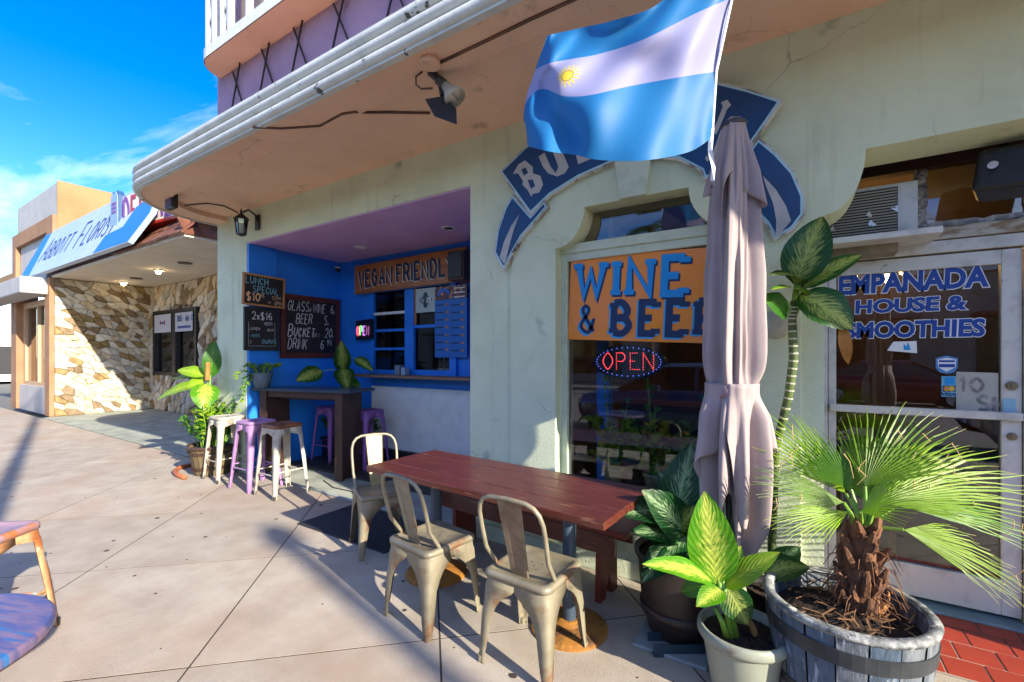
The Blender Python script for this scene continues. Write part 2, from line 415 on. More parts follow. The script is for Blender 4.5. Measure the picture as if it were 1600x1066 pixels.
# ------------------------------------------------------------------ ground
def structure(o): o['kind'] = 'structure'; return o
structure(box('ground', -400, 400, -400, 400, -.9, -.16, M('far_ground', '6a6a62', .9)))
structure(box('road', -300, 300, -13, -1.75, -.155, -.12, m_asphalt))
walk = structure(box('sidewalk', -60, 30, -1.6, 3.02, -.15, -.0012, m_joint))
box('kerb', -60, 30, -1.75, -1.6, -.15, .0, m_curb, walk, .02)
T1, N1 = Vector((-.682, .7314, 0)), Vector((.7314, .682, 0))
def clip(poly, nx, ny, c):                         # keep nx*x + ny*y <= c
    o = []
    for i, p in enumerate(poly):
        q = poly[(i + 1) % len(poly)]
        a, b = nx * p[0] + ny * p[1] - c, nx * q[0] + ny * q[1] - c
        if a <= 0: o.append(p)
        if a * b < 0: t = a / (a - b); o.append((p[0] + (q[0] - p[0]) * t, p[1] + (q[1] - p[1]) * t))
    return o
def prism(name, poly, z0, z1, mat, parent, dz=0):
    n = len(poly)
    v = [(p[0], p[1], z0) for p in poly] + [(p[0], p[1], z1) for p in poly]
    f = [tuple(range(n - 1, -1, -1)), tuple(range(n, 2 * n))] + [(i, (i + 1) % n, n + (i + 1) % n, n + i) for i in range(n)]
    return obj(name, v, f, mat, parent)
g = .005
for i in range(-32, 9):
    for j in range(-12, 32):
        n0, t0 = .06 + 1.19 * i, 1.2 * j
        c = [N1 * a + T1 * b for a, b in ((n0 + g, t0 + g), (n0 + 1.19 - g, t0 + g), (n0 + 1.19 - g, t0 + 1.2 - g), (n0 + g, t0 + 1.2 - g))]
        p = [(q.x, q.y) for q in c]
        for nx, ny, cc in ((0, 1, 3.0), (0, -1, 1.595), (1, 0, 9), (-1, 0, 27)):
            if p: p = clip(p, nx, ny, cc)
        if len(p) > 2:
            ar = abs(sum(p[k][0] * p[(k + 1) % len(p)][1] - p[(k + 1) % len(p)][0] * p[k][1] for k in range(len(p)))) / 2
            if ar > .01: prism('paving_slab', p, -.04, random.uniform(0, .0008), m_conc, walk)
# chewing gum spots trodden into the slabs
m_gum = M('gum', '3b342f', .8)
mb = MB()
for k in range(150):
    x, y = random.uniform(-9, 1.5), random.uniform(-.4, 2.9)
    r = random.choice((.007, .009, .012, .018)) * random.uniform(.6, 1.1)
    mb.lathe((x, y, .0015), [(r, 0), (r * .7, .0012)], 7, False, True, sx=random.uniform(.8, 1.5))
o = mb.build('gum_spots', m_gum, walk, kind='stuff')
# ------------------------------------------------------------------ cafe building
cafe = thing('cafe_building', 'pale green cafe building with salmon canopy soffit and lavender upper storey', 'building', (0, 3, 0))
def quarter(cx_, cz, rx, rz, flip=1, n=9):
    return [(cx_ + flip * rx * math.sin(t), cz - rz * math.cos(t)) for t in [math.pi / 2 * i / n for i in range(n + 1)]]
RL, RRt, RZ = -5.9, -2.32, 2.93
DL, DTOP = .13, 2.59
door_l = quarter(DL, DTOP, .18, .32)
door_r = [(2.2 - (a - DL), b) for a, b in reversed(door_l)]
outline = [(-6.65, 0), (RL, 0), (RL, RZ), (RRt, RZ), (RRt, 0), (DL, 0)] + door_l + door_r + [(2.2, 0), (12, 0), (12, 3.42), (-6.65, 3.42)]
WL, WR = -1.51, -.34
win = [(WL, .52)] + quarter(WL, 2.56, .23, .27) + [(x, z) for x, z in reversed(quarter(WR, 2.56, .23, .27, -1))] + [(WR, .52)]
wall = plate('facade_wall', outline, [win], .3, m_wall, FACE(3.15), cafe)
# raised arched panel round the shop window
def arch(x0, x1, zs, zt, n=20):
    c, r = (x0 + x1) / 2, (x1 - x0) / 2
    return [(x0, 0)] + [(c - r * math.cos(math.pi * i / n), zs + (zt - zs) * math.sin(math.pi * i / n)) for i in range(n + 1)] + [(x1, 0)]
plate('arched_panel', arch(-1.9, .02, 2.1, 2.83), [win], .022, m_wall, FACE(2.9885), cafe, bevel=.004)
# keystone
ks = [(-1.0, 2.56), (-.84, 2.56), (-.80, 2.84), (-1.04, 2.84)]
plate('keystone', ks, [], .06, m_trim, FACE(2.97), cafe, bevel=.008)
# shop window frame, transom and panes
shopwin = plate('shop_window', [(WL, .52), (WR, .52), (WR, 2.26), (WL, 2.26)], [[(WL + .045, .57), (WR - .045, .57), (WR - .045, 2.21), (WL + .045, 2.21)]], .06, m_trim, FACE(3.11), cafe, bevel=.004)
box('transom_bar', WL, WR, 3.06, 3.15, 2.262, 2.33, m_trim, shopwin, .006)
box('sill', WL - .03, WR + .03, 2.93, 3.3, .47, .519, m_trim, shopwin, .006)
box('pane', WL + .03, WR - .03, 3.112, 3.118, .55, 2.23, m_glass, shopwin)
box('transom_pane', WL + .02, WR - .02, 3.142, 3.148, 2.31, 2.7, m_glass, shopwin)
# base plinth moulding
MB().box(RRt + .01, WL - .05, 2.955, 2.99, .0, .12).build('plinth', m_wall, cafe, bevel=.006)
MB().box(WL - .06, .12, 2.945, 2.978, .0, .12).build('plinth', m_wall, cafe, bevel=.006)
# bar recess
rec = MB().box(RL - .3, RL, 3.3, 4.7, 0, 3.05).build('recess_side_wall', m_blue, cafe)
MB().box(RL - .001, RL + .05, 3.004, 3.37, .02, 2.912).build('recess_pilaster', m_blue, cafe, bevel=.004)
MB().box(RRt, RRt + .25, 3.3, 4.7, 0, 3.05).build('recess_side_wall', m_blue, cafe)
MB().box(RL, RRt, 3.008, 4.398, RZ - .016, RZ - .002).build('recess_ceiling', m_purple, cafe)
SWL, SWR, SWB, SWT = -5.14, -3.62, 1.27, 2.42
plate('recess_back_wall', [(RL, 0), (RRt, 0), (RRt, 2.913), (RL, 2.913)], [[(SWL, SWB), (-4.47, SWB), (-4.47, SWT), (SWL, SWT)], [(-4.35, SWB + .02), (-3.68, SWB + .02), (-3.68, SWT), (-4.35, SWT)]], .12, m_blue, FACE(4.46), cafe)
MB().box(-5.16, RRt - .001, 4.36, 4.398, .2, 1.06).build('counter_front_panel', m_white, cafe, bevel=.003)
MB().box(-5.2, RRt - .001, 4.3, 4.398, .03, .198).build('counter_gap_strip', m_black, cafe)  # black strip painted in for the dark gap below the panel
box('counter_shelf', -5.24, -2.7, 4.08, 4.40, 1.20, 1.235, M('raw_shelf_wood', '8b6a55', .6, '6e5140', 9, stretch=(1, 8, 8)), cafe, .006)
sw = plate('service_window', [(SWL - .05, SWB - .04), (-3.6, SWB - .04), (-3.6, SWT + .05), (SWL - .05, SWT + .05)], [[(SWL + .02, SWB + .02), (-4.49, SWB + .02), (-4.49, SWT - .02), (SWL + .02, SWT - .02)], [(-4.33, SWB + .03), (-3.7, SWB + .03), (-3.7, SWT - .02), (-4.33, SWT - .02)]], .04, m_blue, FACE(4.378), cafe, bevel=.003)
for z, mt_ in ((1.57, m_blue), (1.83, m_blue), (2.07, m_white)):
    box('glazing_bar', SWL + .02, -4.49, 4.365, 4.39, z, z + .035, mt_, sw)
box('glazing_bar', -4.33, -3.7, 4.365, 4.39, 1.86, 1.9, m_blue, sw)
box('window_jamb', -4.33, -4.29, 4.366, 4.391, 1.91, 2.4, M('bare_pine', '9c6b47', .6, '855838', 8), sw)
for x0, x1 in ((SWL + .02, -4.49), (-4.33, -3.7)):
    box('pane', x0, x1, 4.402, 4.406, SWB + .02, SWT - .02, m_glass, sw)
structure(box('recess_floor', RL, RRt, 3.0, 4.4, -.05, .003, m_grayconc))
structure(box('bar_platform', RL + .002, RRt - .002, 3.56, 4.4, .0, .03, M('dark_tile_floor', '34312f', .6, '44403c', 5)))
# door recess
MB().box(DL - .25, DL, 3.3, 3.7, 0, 3.3).build('doorway_side_wall', m_wall, cafe)
MB().box(DL, 3, 3.02, 3.75, 2.98, 3.1).build('doorway_ceiling', m_brownsoff, cafe)
DY = 3.6
door = MB().box(.15, .172, DY - .05, DY + .05, .03, 2.1).box(1.05, 1.11, DY - .05, DY + .05, .03, 2.1).box(.15, 1.11, DY - .05, DY + .05, 2.1, 2.17).build('door_frame', m_alum, cafe, bevel=.004)
leafd = MB().box(.176, .218, DY - .03, DY + .02, .05, 2.09).box(.965, 1.045, DY - .03, DY + .02, .05, 2.09).box(.218, .965, DY - .03, DY + .02, 2.01, 2.09).box(.218, .965, DY - .03, DY + .02, .05, .24).build('door', m_alum, cafe, bevel=.004)
box('pane', .214, .97, DY - .008, DY - .002, .23, 2.02, m_dglass, leafd)
MB().box(.18, 1.04, DY - .07, DY - .035, 1.14, 1.185).build('push_bar', m_alum, leafd, bevel=.006)
for z, r in ((1.33, .026), (1.05, .022)):
    MB().tube([(1.005, DY - .05, z), (1.005, DY - .031, z)], [r * .8, r], 16).tube([(1.005, DY - .058, z), (1.005, DY - .05, z)], r * .4, 12).build('lock_cylinder', M('worn_brass', '8d826b', .35, metal=.8), leafd)
MB().box(1.14, 1.3, DY - .05, DY + .05, 0, 2.95).build('door_post', m_white, cafe, bevel=.004)
MB().box(DL, 1.12, DY - .07, DY + .06, 2.175, 2.245).build('transom_rail', M('peeling_wood', 'b9bab4', .7, '8d7c67', 9, .46, .6, bump=.5, bsc=30, stretch=(1, 3, 3)), cafe, bevel=.004)
box('transom_pane', .6, 1.12, DY, DY + .006, 2.25, 2.62, m_dglass, cafe)
MB().box(DL, 2.9, DY - .012, DY + .06, 2.62, 2.975).build('transom_board', m_brownsoff, cafe)
MB().box(1.3, 2.2, DY - .05, DY + .05, 0, 2.62).build('side_panel', m_white, cafe)
box('threshold', .14, 1.3, DY - .12, DY + .05, .0, .028, M('blue_grey_sill', '6f8894', .5, '5c7480', 6), cafe, .006)
# interior rooms (dark, behind the glass)
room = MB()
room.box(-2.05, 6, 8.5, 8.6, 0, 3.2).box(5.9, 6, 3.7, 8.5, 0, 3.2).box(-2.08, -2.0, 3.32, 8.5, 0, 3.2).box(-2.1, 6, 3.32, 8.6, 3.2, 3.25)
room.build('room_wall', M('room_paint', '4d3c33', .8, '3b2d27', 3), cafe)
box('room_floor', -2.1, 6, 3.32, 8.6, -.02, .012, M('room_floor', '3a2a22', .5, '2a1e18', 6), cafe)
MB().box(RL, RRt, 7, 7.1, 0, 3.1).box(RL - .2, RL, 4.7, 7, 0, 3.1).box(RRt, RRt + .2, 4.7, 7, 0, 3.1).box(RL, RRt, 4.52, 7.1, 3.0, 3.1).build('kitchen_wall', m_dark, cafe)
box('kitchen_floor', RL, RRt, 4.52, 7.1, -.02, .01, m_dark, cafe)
# canopy
def canopy_path(off=0):
    c = (-5.75, 2.82); r = .94 + off
    p = [(12, 1.88 - off)] + [(c[0] - r * math.sin(t), c[1] - r * math.cos(t)) for t in [math.pi / 2 * i / 14 for i in range(15)]]
    return p + [(-6.69 - off, 3.05)]
TOPF = (Vector((0, 0, 0)), Vector((1, 0, 0)), Vector((0, 1, 0)))
def flat(z): return (Vector((0, 0, z)), Vector((1, 0, 0)), Vector((0, 1, 0)))
plate('canopy_slab', canopy_path() + [(12, 3.05)], [], .18, m_soffit, flat(3.42), cafe)
inner = canopy_path(-.3)
plate('soffit_lip', canopy_path(-.004) + list(reversed(inner)), [], .05, m_soffit, flat(3.303), cafe, bevel=.006)
pth = canopy_path(.012)
ring = lambda off, z: [(p[0], p[1], z) for p in canopy_path(off)]
def sweep(prof):                                   # prof: list of (outward, z)
    mb = MB(); mb.grid([ring(o_, z) for o_, z in prof]); return mb
sweep([(-.03, 3.264), (.012, 3.264), (.012, 3.53), (-.05, 3.53)]).build('fascia_band', m_fascia, cafe)
for z in (3.315, 3.395, 3.475):
    sweep([(.013 + .03 * math.sin(math.pi * i / 6), z - .034 * math.cos(math.pi * i / 6)) for i in range(7)]).build('fascia_rib', m_fascia, cafe, smooth=True)
# upper storey
MB().box(-6.65, 12, 3.0, 11, 3.512, 8.2).build('upper_wall', m_lav, cafe)
MB().box(-6.65, -6.35, 3.302, 11, 0, 3.51).build('end_wall', M('grey_stucco', '9aa39a', .85, '8c958d', 2), cafe)
eb = [(12, 2.7), (-6.25, 2.7)] + [(-6.25 - .32 * math.sin(t), 3.02 - .32 * math.cos(t)) for t in [math.pi / 2 * i / 8 for i in range(1, 9)]] + [(-6.57, 3.0), (12, 3.0)]
plate('eyebrow_ledge', eb, [], .13, m_soffit, flat(5.3), cafe)
mbe = MB(); mbe.grid([[(p[0], p[1], z) for p in [(12, 2.688), (-6.25, 2.688)] + [(-6.25 - .332 * math.sin(t), 3.02 - .332 * math.cos(t)) for t in [math.pi / 2 * i / 8 for i in range(1, 9)]]] for z in (5.242, 5.375)])
mbe.build('eyebrow_edge', m_white, cafe)
for i, (cu_, cv_) in enumerate(((371, 135), (417, 101), (468, 69), (532, 32), (618, -18))):
    c = PY(cu_, cv_, 2.985)
    mb = MB()
    mb.bar((c.x - .11, 2.98, c.z + .22), (c.x + .26, 2.98, c.z - .52), .012, .018, (0, 1, 0)).bar((c.x + .1, 2.966, c.z + .26), (c.x - .2, 2.966, c.z - .52), .012, .018, (0, 1, 0))
    mb.build('iron_cross', m_black, cafe)
rail = MB()
for x in (-6.5, -6.33, -6.12, -5.93, -5.5, -5.1, -4.7):
    rail.box(x - .03, x + .03, 2.8, 2.86, 5.36, 6.5)
for a, b in ((-6.5, -6.33), (-6.12, -5.93)):
    rail.bar((a, 2.83, 5.4), (b, 2.83, 6.2), .03, .04, (0, 1, 0)).bar((b, 2.83, 5.4), (a, 2.83, 6.2), .03, .04, (0, 1, 0))
rail.build('balcony_railing', M('bright_white', 'dfe0dc', .5), cafe)
MB().box(-5.9, -4.9, 2.93, 2.999, 5.5, 7.6).build('upper_panel', M('beige_panel', 'b09a90', .8), cafe)
# ------------------------------------------------------------------ red tiles at the door
tilebase = structure(box('doorstep', .1, 2.2, 2.86, 3.5, -.02, .0095, M('tile_grout', 'a99a8a', .9)))
m_tile = M('terracotta_tile', '9c3a26', .5, '8a3120', 7, bump=.1, bsc=40, col3='6f2a20', sc3=3)
tm = None
for r in range(4):
    for c in range(14):
        x = .12 + c * .16 + (.08 if r % 2 else 0)
        y = 2.865 + r * .166
        if x + .155 > 2.2: continue
        if tm is None:
            t_ = mods(obj('floor_tile', *(lambda q: (q.v, q.f))(MB().box(0, .153, 0, .158, -.008, .008)), m_tile, tilebase), bevel=.003)
            tm = t_
        else: t_ = tm.copy(); COL.objects.link(t_)
        t_.location = (x, y, random.uniform(.0045, .0065)); t_.parent = tilebase
# ------------------------------------------------------------------ neighbouring shop with rubble stone porch
nb = thing('corner_shop_building', 'tan corner shop with rubble stone porch and brown tiled pent roof', 'building', (-15, 3.2, 0))
m_tan = M('tan_stucco', '9c7a54', .85, '8e6e49', 1.2, bump=.15, bsc=40)
m_tan2 = M('brown_stucco', 'a17a5a', .85, '8e6a4e', 2)
m_nw = M('pale_grey_paint', 'b3b3b2', .75, 'a5a5a5', 2)
m_stone = [M('stone_%d' % i, c, .75, d, 9, .35, .65, bump=.5, bsc=26) for i, (c, d) in enumerate((('cdc0a6', 'ad9a78'), ('bdb8aa', '9c9688'), ('9c8254', '78623c'), ('d8d1c0', 'bdb29a'), ('8d785c', '6c5a42')))]
m_mortar = M('stone_mortar', 'b5aa94', .9, '9a8f7a', 9, bump=.4, bsc=30)
def rubble(name, fr, w, h, n, hole, parent, seed, tall=1.0):
    rr = random.Random(seed)
    base = plate(name, [(0, 0), (w, 0), (w, h), (0, h)], [hole] if hole else [], .1, m_mortar, (fr[0] - fr[1].cross(fr[2]) * .05, fr[1], fr[2]), parent)
    cols = max(2, int(math.sqrt(n * w / h * tall))); rows = n // cols + 1
    pts = [((i + rr.uniform(.05, .95)) * w / cols, (j + rr.uniform(.05, .95)) * h / rows) for i in range(cols) for j in range(rows)]
    sk, st = (.75, 1.9) if seed == 3 else (-.5, .75)
    for k, p in enumerate(pts):
        if hole and hole[0][0] - .02 < p[0] < hole[1][0] + .02 and hole[0][1] - .02 < p[1] < hole[2][1] + .02: continue
        poly = [(0, 0), (w, 0), (w, h), (0, h)]
        for q in pts:
            if q is p: continue
            ex, ey = q[0] - p[0], q[1] - p[1]
            if ex * ex + ey * ey > 1.4: continue
            nx, ny = ex + sk * ey, sk * ex + st * ey
            poly = clip(poly, nx, ny, nx * (p[0] + q[0]) / 2 + ny * (p[1] + q[1]) / 2)
            if len(poly) < 3: break
        if hole and len(poly) > 2:
            x0, x1, y0, y1 = hole[0][0], hole[1][0], hole[0][1], hole[2][1]
            if p[0] < x0: poly = clip(poly, 1, 0, x0)
            elif p[0] > x1: poly = clip(poly, -1, 0, -x1)
            elif p[1] < y0: poly = clip(poly, 0, 1, y0)
            else: poly = clip(poly, 0, -1, -y1)
        if len(poly) < 3: continue
        m_ = len(poly); cxx, cyy = sum(a for a, b in poly) / m_, sum(b for a, b in poly) / m_
        t = rr.uniform(.03, .065)
        tx, ty = rr.uniform(-.18, .18), rr.uniform(-.18, .18)
        sh = lambda s, z: [Vector((cxx + (a - cxx) * s, cyy + (b - cyy) * s, z + (((a - cxx) * tx + (b - cyy) * ty) if z > .005 else 0))) for a, b in poly]
        v = sh(.985, .002) + sh(.95, t) + sh(.72, t + .012)
        f = [(i, (i + 1) % m_, m_ + (i + 1) % m_, m_ + i) for i in range(m_)] + [(m_ + i, m_ + (i + 1) % m_, 2 * m_ + (i + 1) % m_, 2 * m_ + i) for i in range(m_)] + [tuple(range(2 * m_, 3 * m_))]
        obj('stone', place(v, fr), f, m_stone[rr.choice((0, 0, 1, 1, 2, 3, 3, 4))], base)
    return base
rubble('stone_side_wall', (Vector((-15.3, 3.25, 0)), Vector((0, 1, 0)), Vector((0, 0, 1))), 1.95, 3.38, 210, None, nb, 3)
hole = [(.35, .97), (2.9, .97), (2.9, 2.69), (.35, 2.69)]
rubble('stone_back_wall', (Vector((-15.3, 5.2, 0)), Vector((1, 0, 0)), Vector((0, 0, 1))), 4.3, 3.38, 260, hole, nb, 5, .8)
MB().box(-11, -6.68, 5.15, 5.3, 0, 3.38).build('porch_back_wall', m_mortar, nb)
fx0, fx1 = -14.95, -12.4
pw = plate('porch_window', [(fx0, .97), (fx1, .97), (fx1, 2.69), (fx0, 2.69)], [[(fx0 + .1, 1.05), (-13.75, 1.05), (-13.75, 2.6), (fx0 + .1, 2.6)], [(-13.55, 1.05), (fx1 - .1, 1.05), (fx1 - .1, 2.6), (-13.55, 2.6)]], .12, m_black, FACE(5.17), nb)
for a, b in ((fx0 + .09, -13.74), (-13.56, fx1 - .09)):
    box('pane', a, b, 5.2, 5.206, 1.04, 2.61, m_glass, pw)
MB().box(fx0 - .3, fx1 + .3, 6.6, 6.7, 0, 3.4).box(fx0 - .3, fx1 + .3, 5.4, 6.6, .95, 1.0).build('back_room_wall', M('dim_room', '6d675b', .8, '4f5a4c', 2), nb)
box('porch_ceiling', -15.4, -8.2, 3.22, 5.3, 3.39, 3.45, M('cream_ceiling', 'dcd3c2', .8, 'd0c6b4', 3), nb)
structure(box('porch_floor', -15.3, -6.66, 3.0, 5.2, -.1, -.002, m_grayconc))
# street front of the shop
MB().box(-15.7, -15.3, 3.16, 5.2, 0, 3.39).build('corner_pier', m_tan2, nb, bevel=.01)
MB().box(-19.1, -18.5, 3.16, 3.6, 0, 3.39).build('street_pier', m_tan2, nb, bevel=.01)
MB().box(-18.5, -15.7, 3.22, 3.5, 0, .68).build('knee_wall', m_nw, nb)
sh = plate('shop_front_window', [(-18.5, .68), (-15.7, .68), (-15.7, 2.95), (-18.5, 2.95)], [[(-18.3, .78), (-17.1, .78), (-17.1, 2.8), (-18.3, 2.8)], [(-17.0, .78), (-15.8, .78), (-15.8, 2.8), (-17.0, 2.8)]], .1, M('tan_frame', 'b99a78', .6), FACE(3.35), nb)
for a in (-18.32, -17.02): box('pane', a, a + 1.24, 3.36, 3.366, .76, 2.82, m_glass, sh)
MB().box(-18.5, -15.7, 5.0, 5.1, 0, 3.3).build('shop_back_wall', M('shop_room', '8a8576', .8, '5f6a58', 1.5), nb)
MB().box(-21, -15.45, 2.7, 3.2, 2.98, 3.38).build('shutter_box', m_nw, nb, bevel=.03)
MB().box(-21, -16.72, 3.62, 12, 3.4, 6.15).build('upper_block', m_nw, nb)
MB().box(-16.72, -16.68, 3.6, 12, 3.4, 6.18).build('parapet_flank', m_tan, nb)
fr_ = [(-21.05, 3.4), (-16.7, 3.4), (-16.7, 5.25), (-21.05, 5.25)]
plate('brown_surround', fr_, [[(-20.6, 3.4), (-17.25, 3.4), (-17.25, 4.85), (-20.6, 4.85)]], .1, m_tan2, FACE(3.56), nb)
MB().box(-26, -21, 3.7, 12, 3.9, 4.25).build('rear_beam', m_tan, nb)
MB().box(-16.7, -8.25, 4.9, 12, 3.45, 4.3).build('porch_roof_mass', m_tan2, nb)
# pent roof tiles over the porch
m_rt = M('brown_roof_tile', '6d3f2c', .75, '57301f', 6, bump=.3, bsc=30, col3='8d5b3f', sc3=2)
for r in range(4):
    for c in range(12):
        x = -11.1 + c * .245
        if x > -8.25: continue
        y0, z0 = 3.16 + r * .2, 3.44 + r * .24
        v = [(x, y0, z0 + .02), (x + .235, y0, z0 + .02), (x + .235, y0 + .27, z0 + .31), (x, y0 + .27, z0 + .31), (x, y0 + .01, z0 - .015), (x + .235, y0 + .01, z0 - .015), (x + .235, y0 + .28, z0 + .28), (x, y0 + .28, z0 + .28)]
        dz = random.uniform(-.008, .008)
        obj('roof_tile', [(a, b, c_ + dz) for a, b, c_ in v], [(0, 1, 2, 3), (7, 6, 5, 4), (0, 4, 5, 1), (1, 5, 6, 2), (2, 6, 7, 3), (3, 7, 4, 0)], m_rt, nb)
for r in range(4):
    for c in range(7):
        y = 3.2 + c * .25
        if y < 3.1 + r * .2: continue
        x0, z0 = -8.16 - r * .2, 3.44 + r * .24
        v = [(x0, y, z0 + .02), (x0, y + .24, z0 + .02), (x0 - .27, y + .24, z0 + .31), (x0 - .27, y, z0 + .31), (x0 - .01, y, z0 - .015), (x0 - .01, y + .24, z0 - .015), (x0 - .28, y + .24, z0 + .28), (x0 - .28, y, z0 + .28)]
        obj('roof_tile', v, [(0, 1, 2, 3), (7, 6, 5, 4), (0, 4, 5, 1), (1, 5, 6, 2), (2, 6, 7, 3), (3, 7, 4, 0)], m_rt, nb)
MB().add([(-16.6, 3.3, 3.44), (-8.3, 3.3, 3.44), (-9.1, 4.2, 4.45), (-16.6, 4.2, 4.45), (-8.3, 5.2, 3.44), (-9.1, 5.2, 4.45)], [(0, 1, 2, 3), (1, 4, 5, 2)]).build('roof_deck', m_rt, nb)
for u, v_ in ((193, 441), (248, 422)):
    c = PZ(u, v_, 3.385)
    l_ = thing('porch_downlight', 'lit bare bulb in porch ceiling ' + ('above the stone corner' if u < 200 else 'nearer the roof edge, brighter of two'), 'lamp', c, 'lit bulbs under the porch ceiling')
    MB().lathe(c + Vector((0, 0, -.02)), [(.08, .02), (.09, 0), (.06, 0)], 16).build('trim_ring', m_white, l_)
    MB().lathe(c + Vector((0, 0, -.09)), [(.01, 0), (.045, .02), (.05, .05), (.025, .075)], 14).build('bulb', emit('warm_bulb', (1, .72, .36), 14), l_, smooth=True)
for u, v_ in ((289, 411), (213, 435)):
    c = PZ(u, v_, 3.385)
    o = MB().lathe(c + Vector((0, 0, -.012)), [(.13, .012), (.13, 0), (.1, .004)], 20).build('ceiling_vent', M('vent_grey', '5b544b', .6), nb)
# white shop far down the street
fb = thing('far_white_building', 'white low building with a pink awning far down the street', 'building', (-45, 3, 0))
MB().box(-60, -38, 3.4, 14, 0, 4.2).build('wall', m_white, fb)
MB().add([(-60, 2.2, 2.4), (-37.9, 2.2, 2.4), (-37.9, 3.4, 3.1), (-60, 3.4, 3.1), (-60, 2.2, 2.2), (-37.9, 2.2, 2.2), (-37.9, 3.4, 2.2), (-60, 3.4, 2.2)], [(0, 1, 2, 3), (0, 4, 5, 1), (1, 5, 6, 2), (4, 7, 6, 5), (3, 7, 4, 0)]).build('awning', M('pink_awning', 'b25a72', .7), fb)
for i in range(4):
    w_ = box('window', -58 + i * 5, -55 + i * 5, 3.36, 3.41, .5, 2.1, m_black, fb)
MB().box(-38.02, -37.98, 4.5, 6.5, .4, 2.0).build('side_window', m_black, fb)
# ------------------------------------------------------------------ metal chairs and stools
m_gun = M('worn_galvanised_steel', '8f8873', .45, '766f5c', 7, .4, .66, metal=.2, col3='7a4a2c', sc3=6, lo3=.57, hi3=.7, bump=.1, bsc=60)
m_cream = M('cream_steel', 'a3966f', .45, '8d805c', 7, .4, .66, metal=.3, col3='8a5c38', sc3=6, lo3=.62, hi3=.7)
m_bare = M('dull_bare_steel', '8a7c68', .4, '6b5c4a', 8, .4, .62, metal=.3)
m_lilac = M('lilac_paint', 'a07ba8', .45, '8d6b98', 6, .45, .7, col3='c9b3c6', sc3=9, lo3=.66, hi3=.7)
m_dlilac = M('purple_paint', '86559a', .45, '734888', 6, .45, .7)
m_ash = M('ash_white_paint', 'b3aea0', .5, '9a9587', 7, .45, .68, col3='8a6a50', sc3=8, lo3=.64, hi3=.7)
m_seatrust = M('rusted_seat', '8a5a3a', .6, '6d4329', 8, .4, .6, col3='b9a68e', sc3=5, lo3=.58, hi3=.66)
m_rustleg = M('rust_streaked_paint', 'b0906a', .5, 'a8653a', 6, .42, .58, col3='8fa39a', sc3=7, lo3=.58, hi3=.66, bump=.1)
def channel_leg(sx, sy, ht, top, bot, win):
    """pressed sheet leg at one corner; win(z/ht) = reach from the corner along each side"""
    rows = []
    for k in range(13):
        t = [0, .04, .08, .2, .4, .55, .68, .76, .82, .87, .91, .96, 1][k]
        z = t * ht
        h = bot + (top - bot) * t
        w = min(win(t), h) if t < .905 else h
        c = .022 if t < .9 else .03
        e = .006 if .06 < t < .62 else 0
        rows.append([Vector((sx * max(h - max(w, c + .004), 0), sy * h, z)), Vector((sx * (h - c), sy * h, z)), Vector((sx * (h - c * .45 + e), sy * (h - c * .45 + e), z)),
                     Vector((sx * h, sy * (h - c), z)), Vector((sx * h, sy * max(h - max(w, c + .004), 0), z))])
    if sx * sy < 0: rows = [list(reversed(r)) for r in rows]
    return MB().grid(rows)
def rsq(h, r, n=4):
    o = []
    for i, (cx_, cy_) in enumerate(((h - r, h - r), (-h + r, h - r), (-h + r, -h + r), (h - r, -h + r))):
        o += [(cx_ + r * math.cos(math.pi / 2 * (i + k / n)), cy_ + r * math.sin(math.pi / 2 * (i + k / n))) for k in range(n + 1)]
    return o
def pan(h, z, dip=.006, lip=.03, holes=False):
    rings = [(h + .004, .04, z - lip), (h + .004, .04, z - .008), (h - .004, .038, z), (h - .022, .035, z + .001), (h - .03, .03, z - dip), (h * .4, .03, z - dip * 1.3)]
    mb = MB(); n = 20
    v = [(x, y, zz) for hh, r, zz in rings for x, y in rsq(hh, min(r, hh * .8))]
    f = [(i * n + j, i * n + (j + 1) % n, (i + 1) * n + (j + 1) % n, (i + 1) * n + j) for i in range(len(rings) - 1) for j in range(n)]
    f.append(tuple(range((len(rings) - 1) * n, len(rings) * n)))
    return mb.add(v, f)
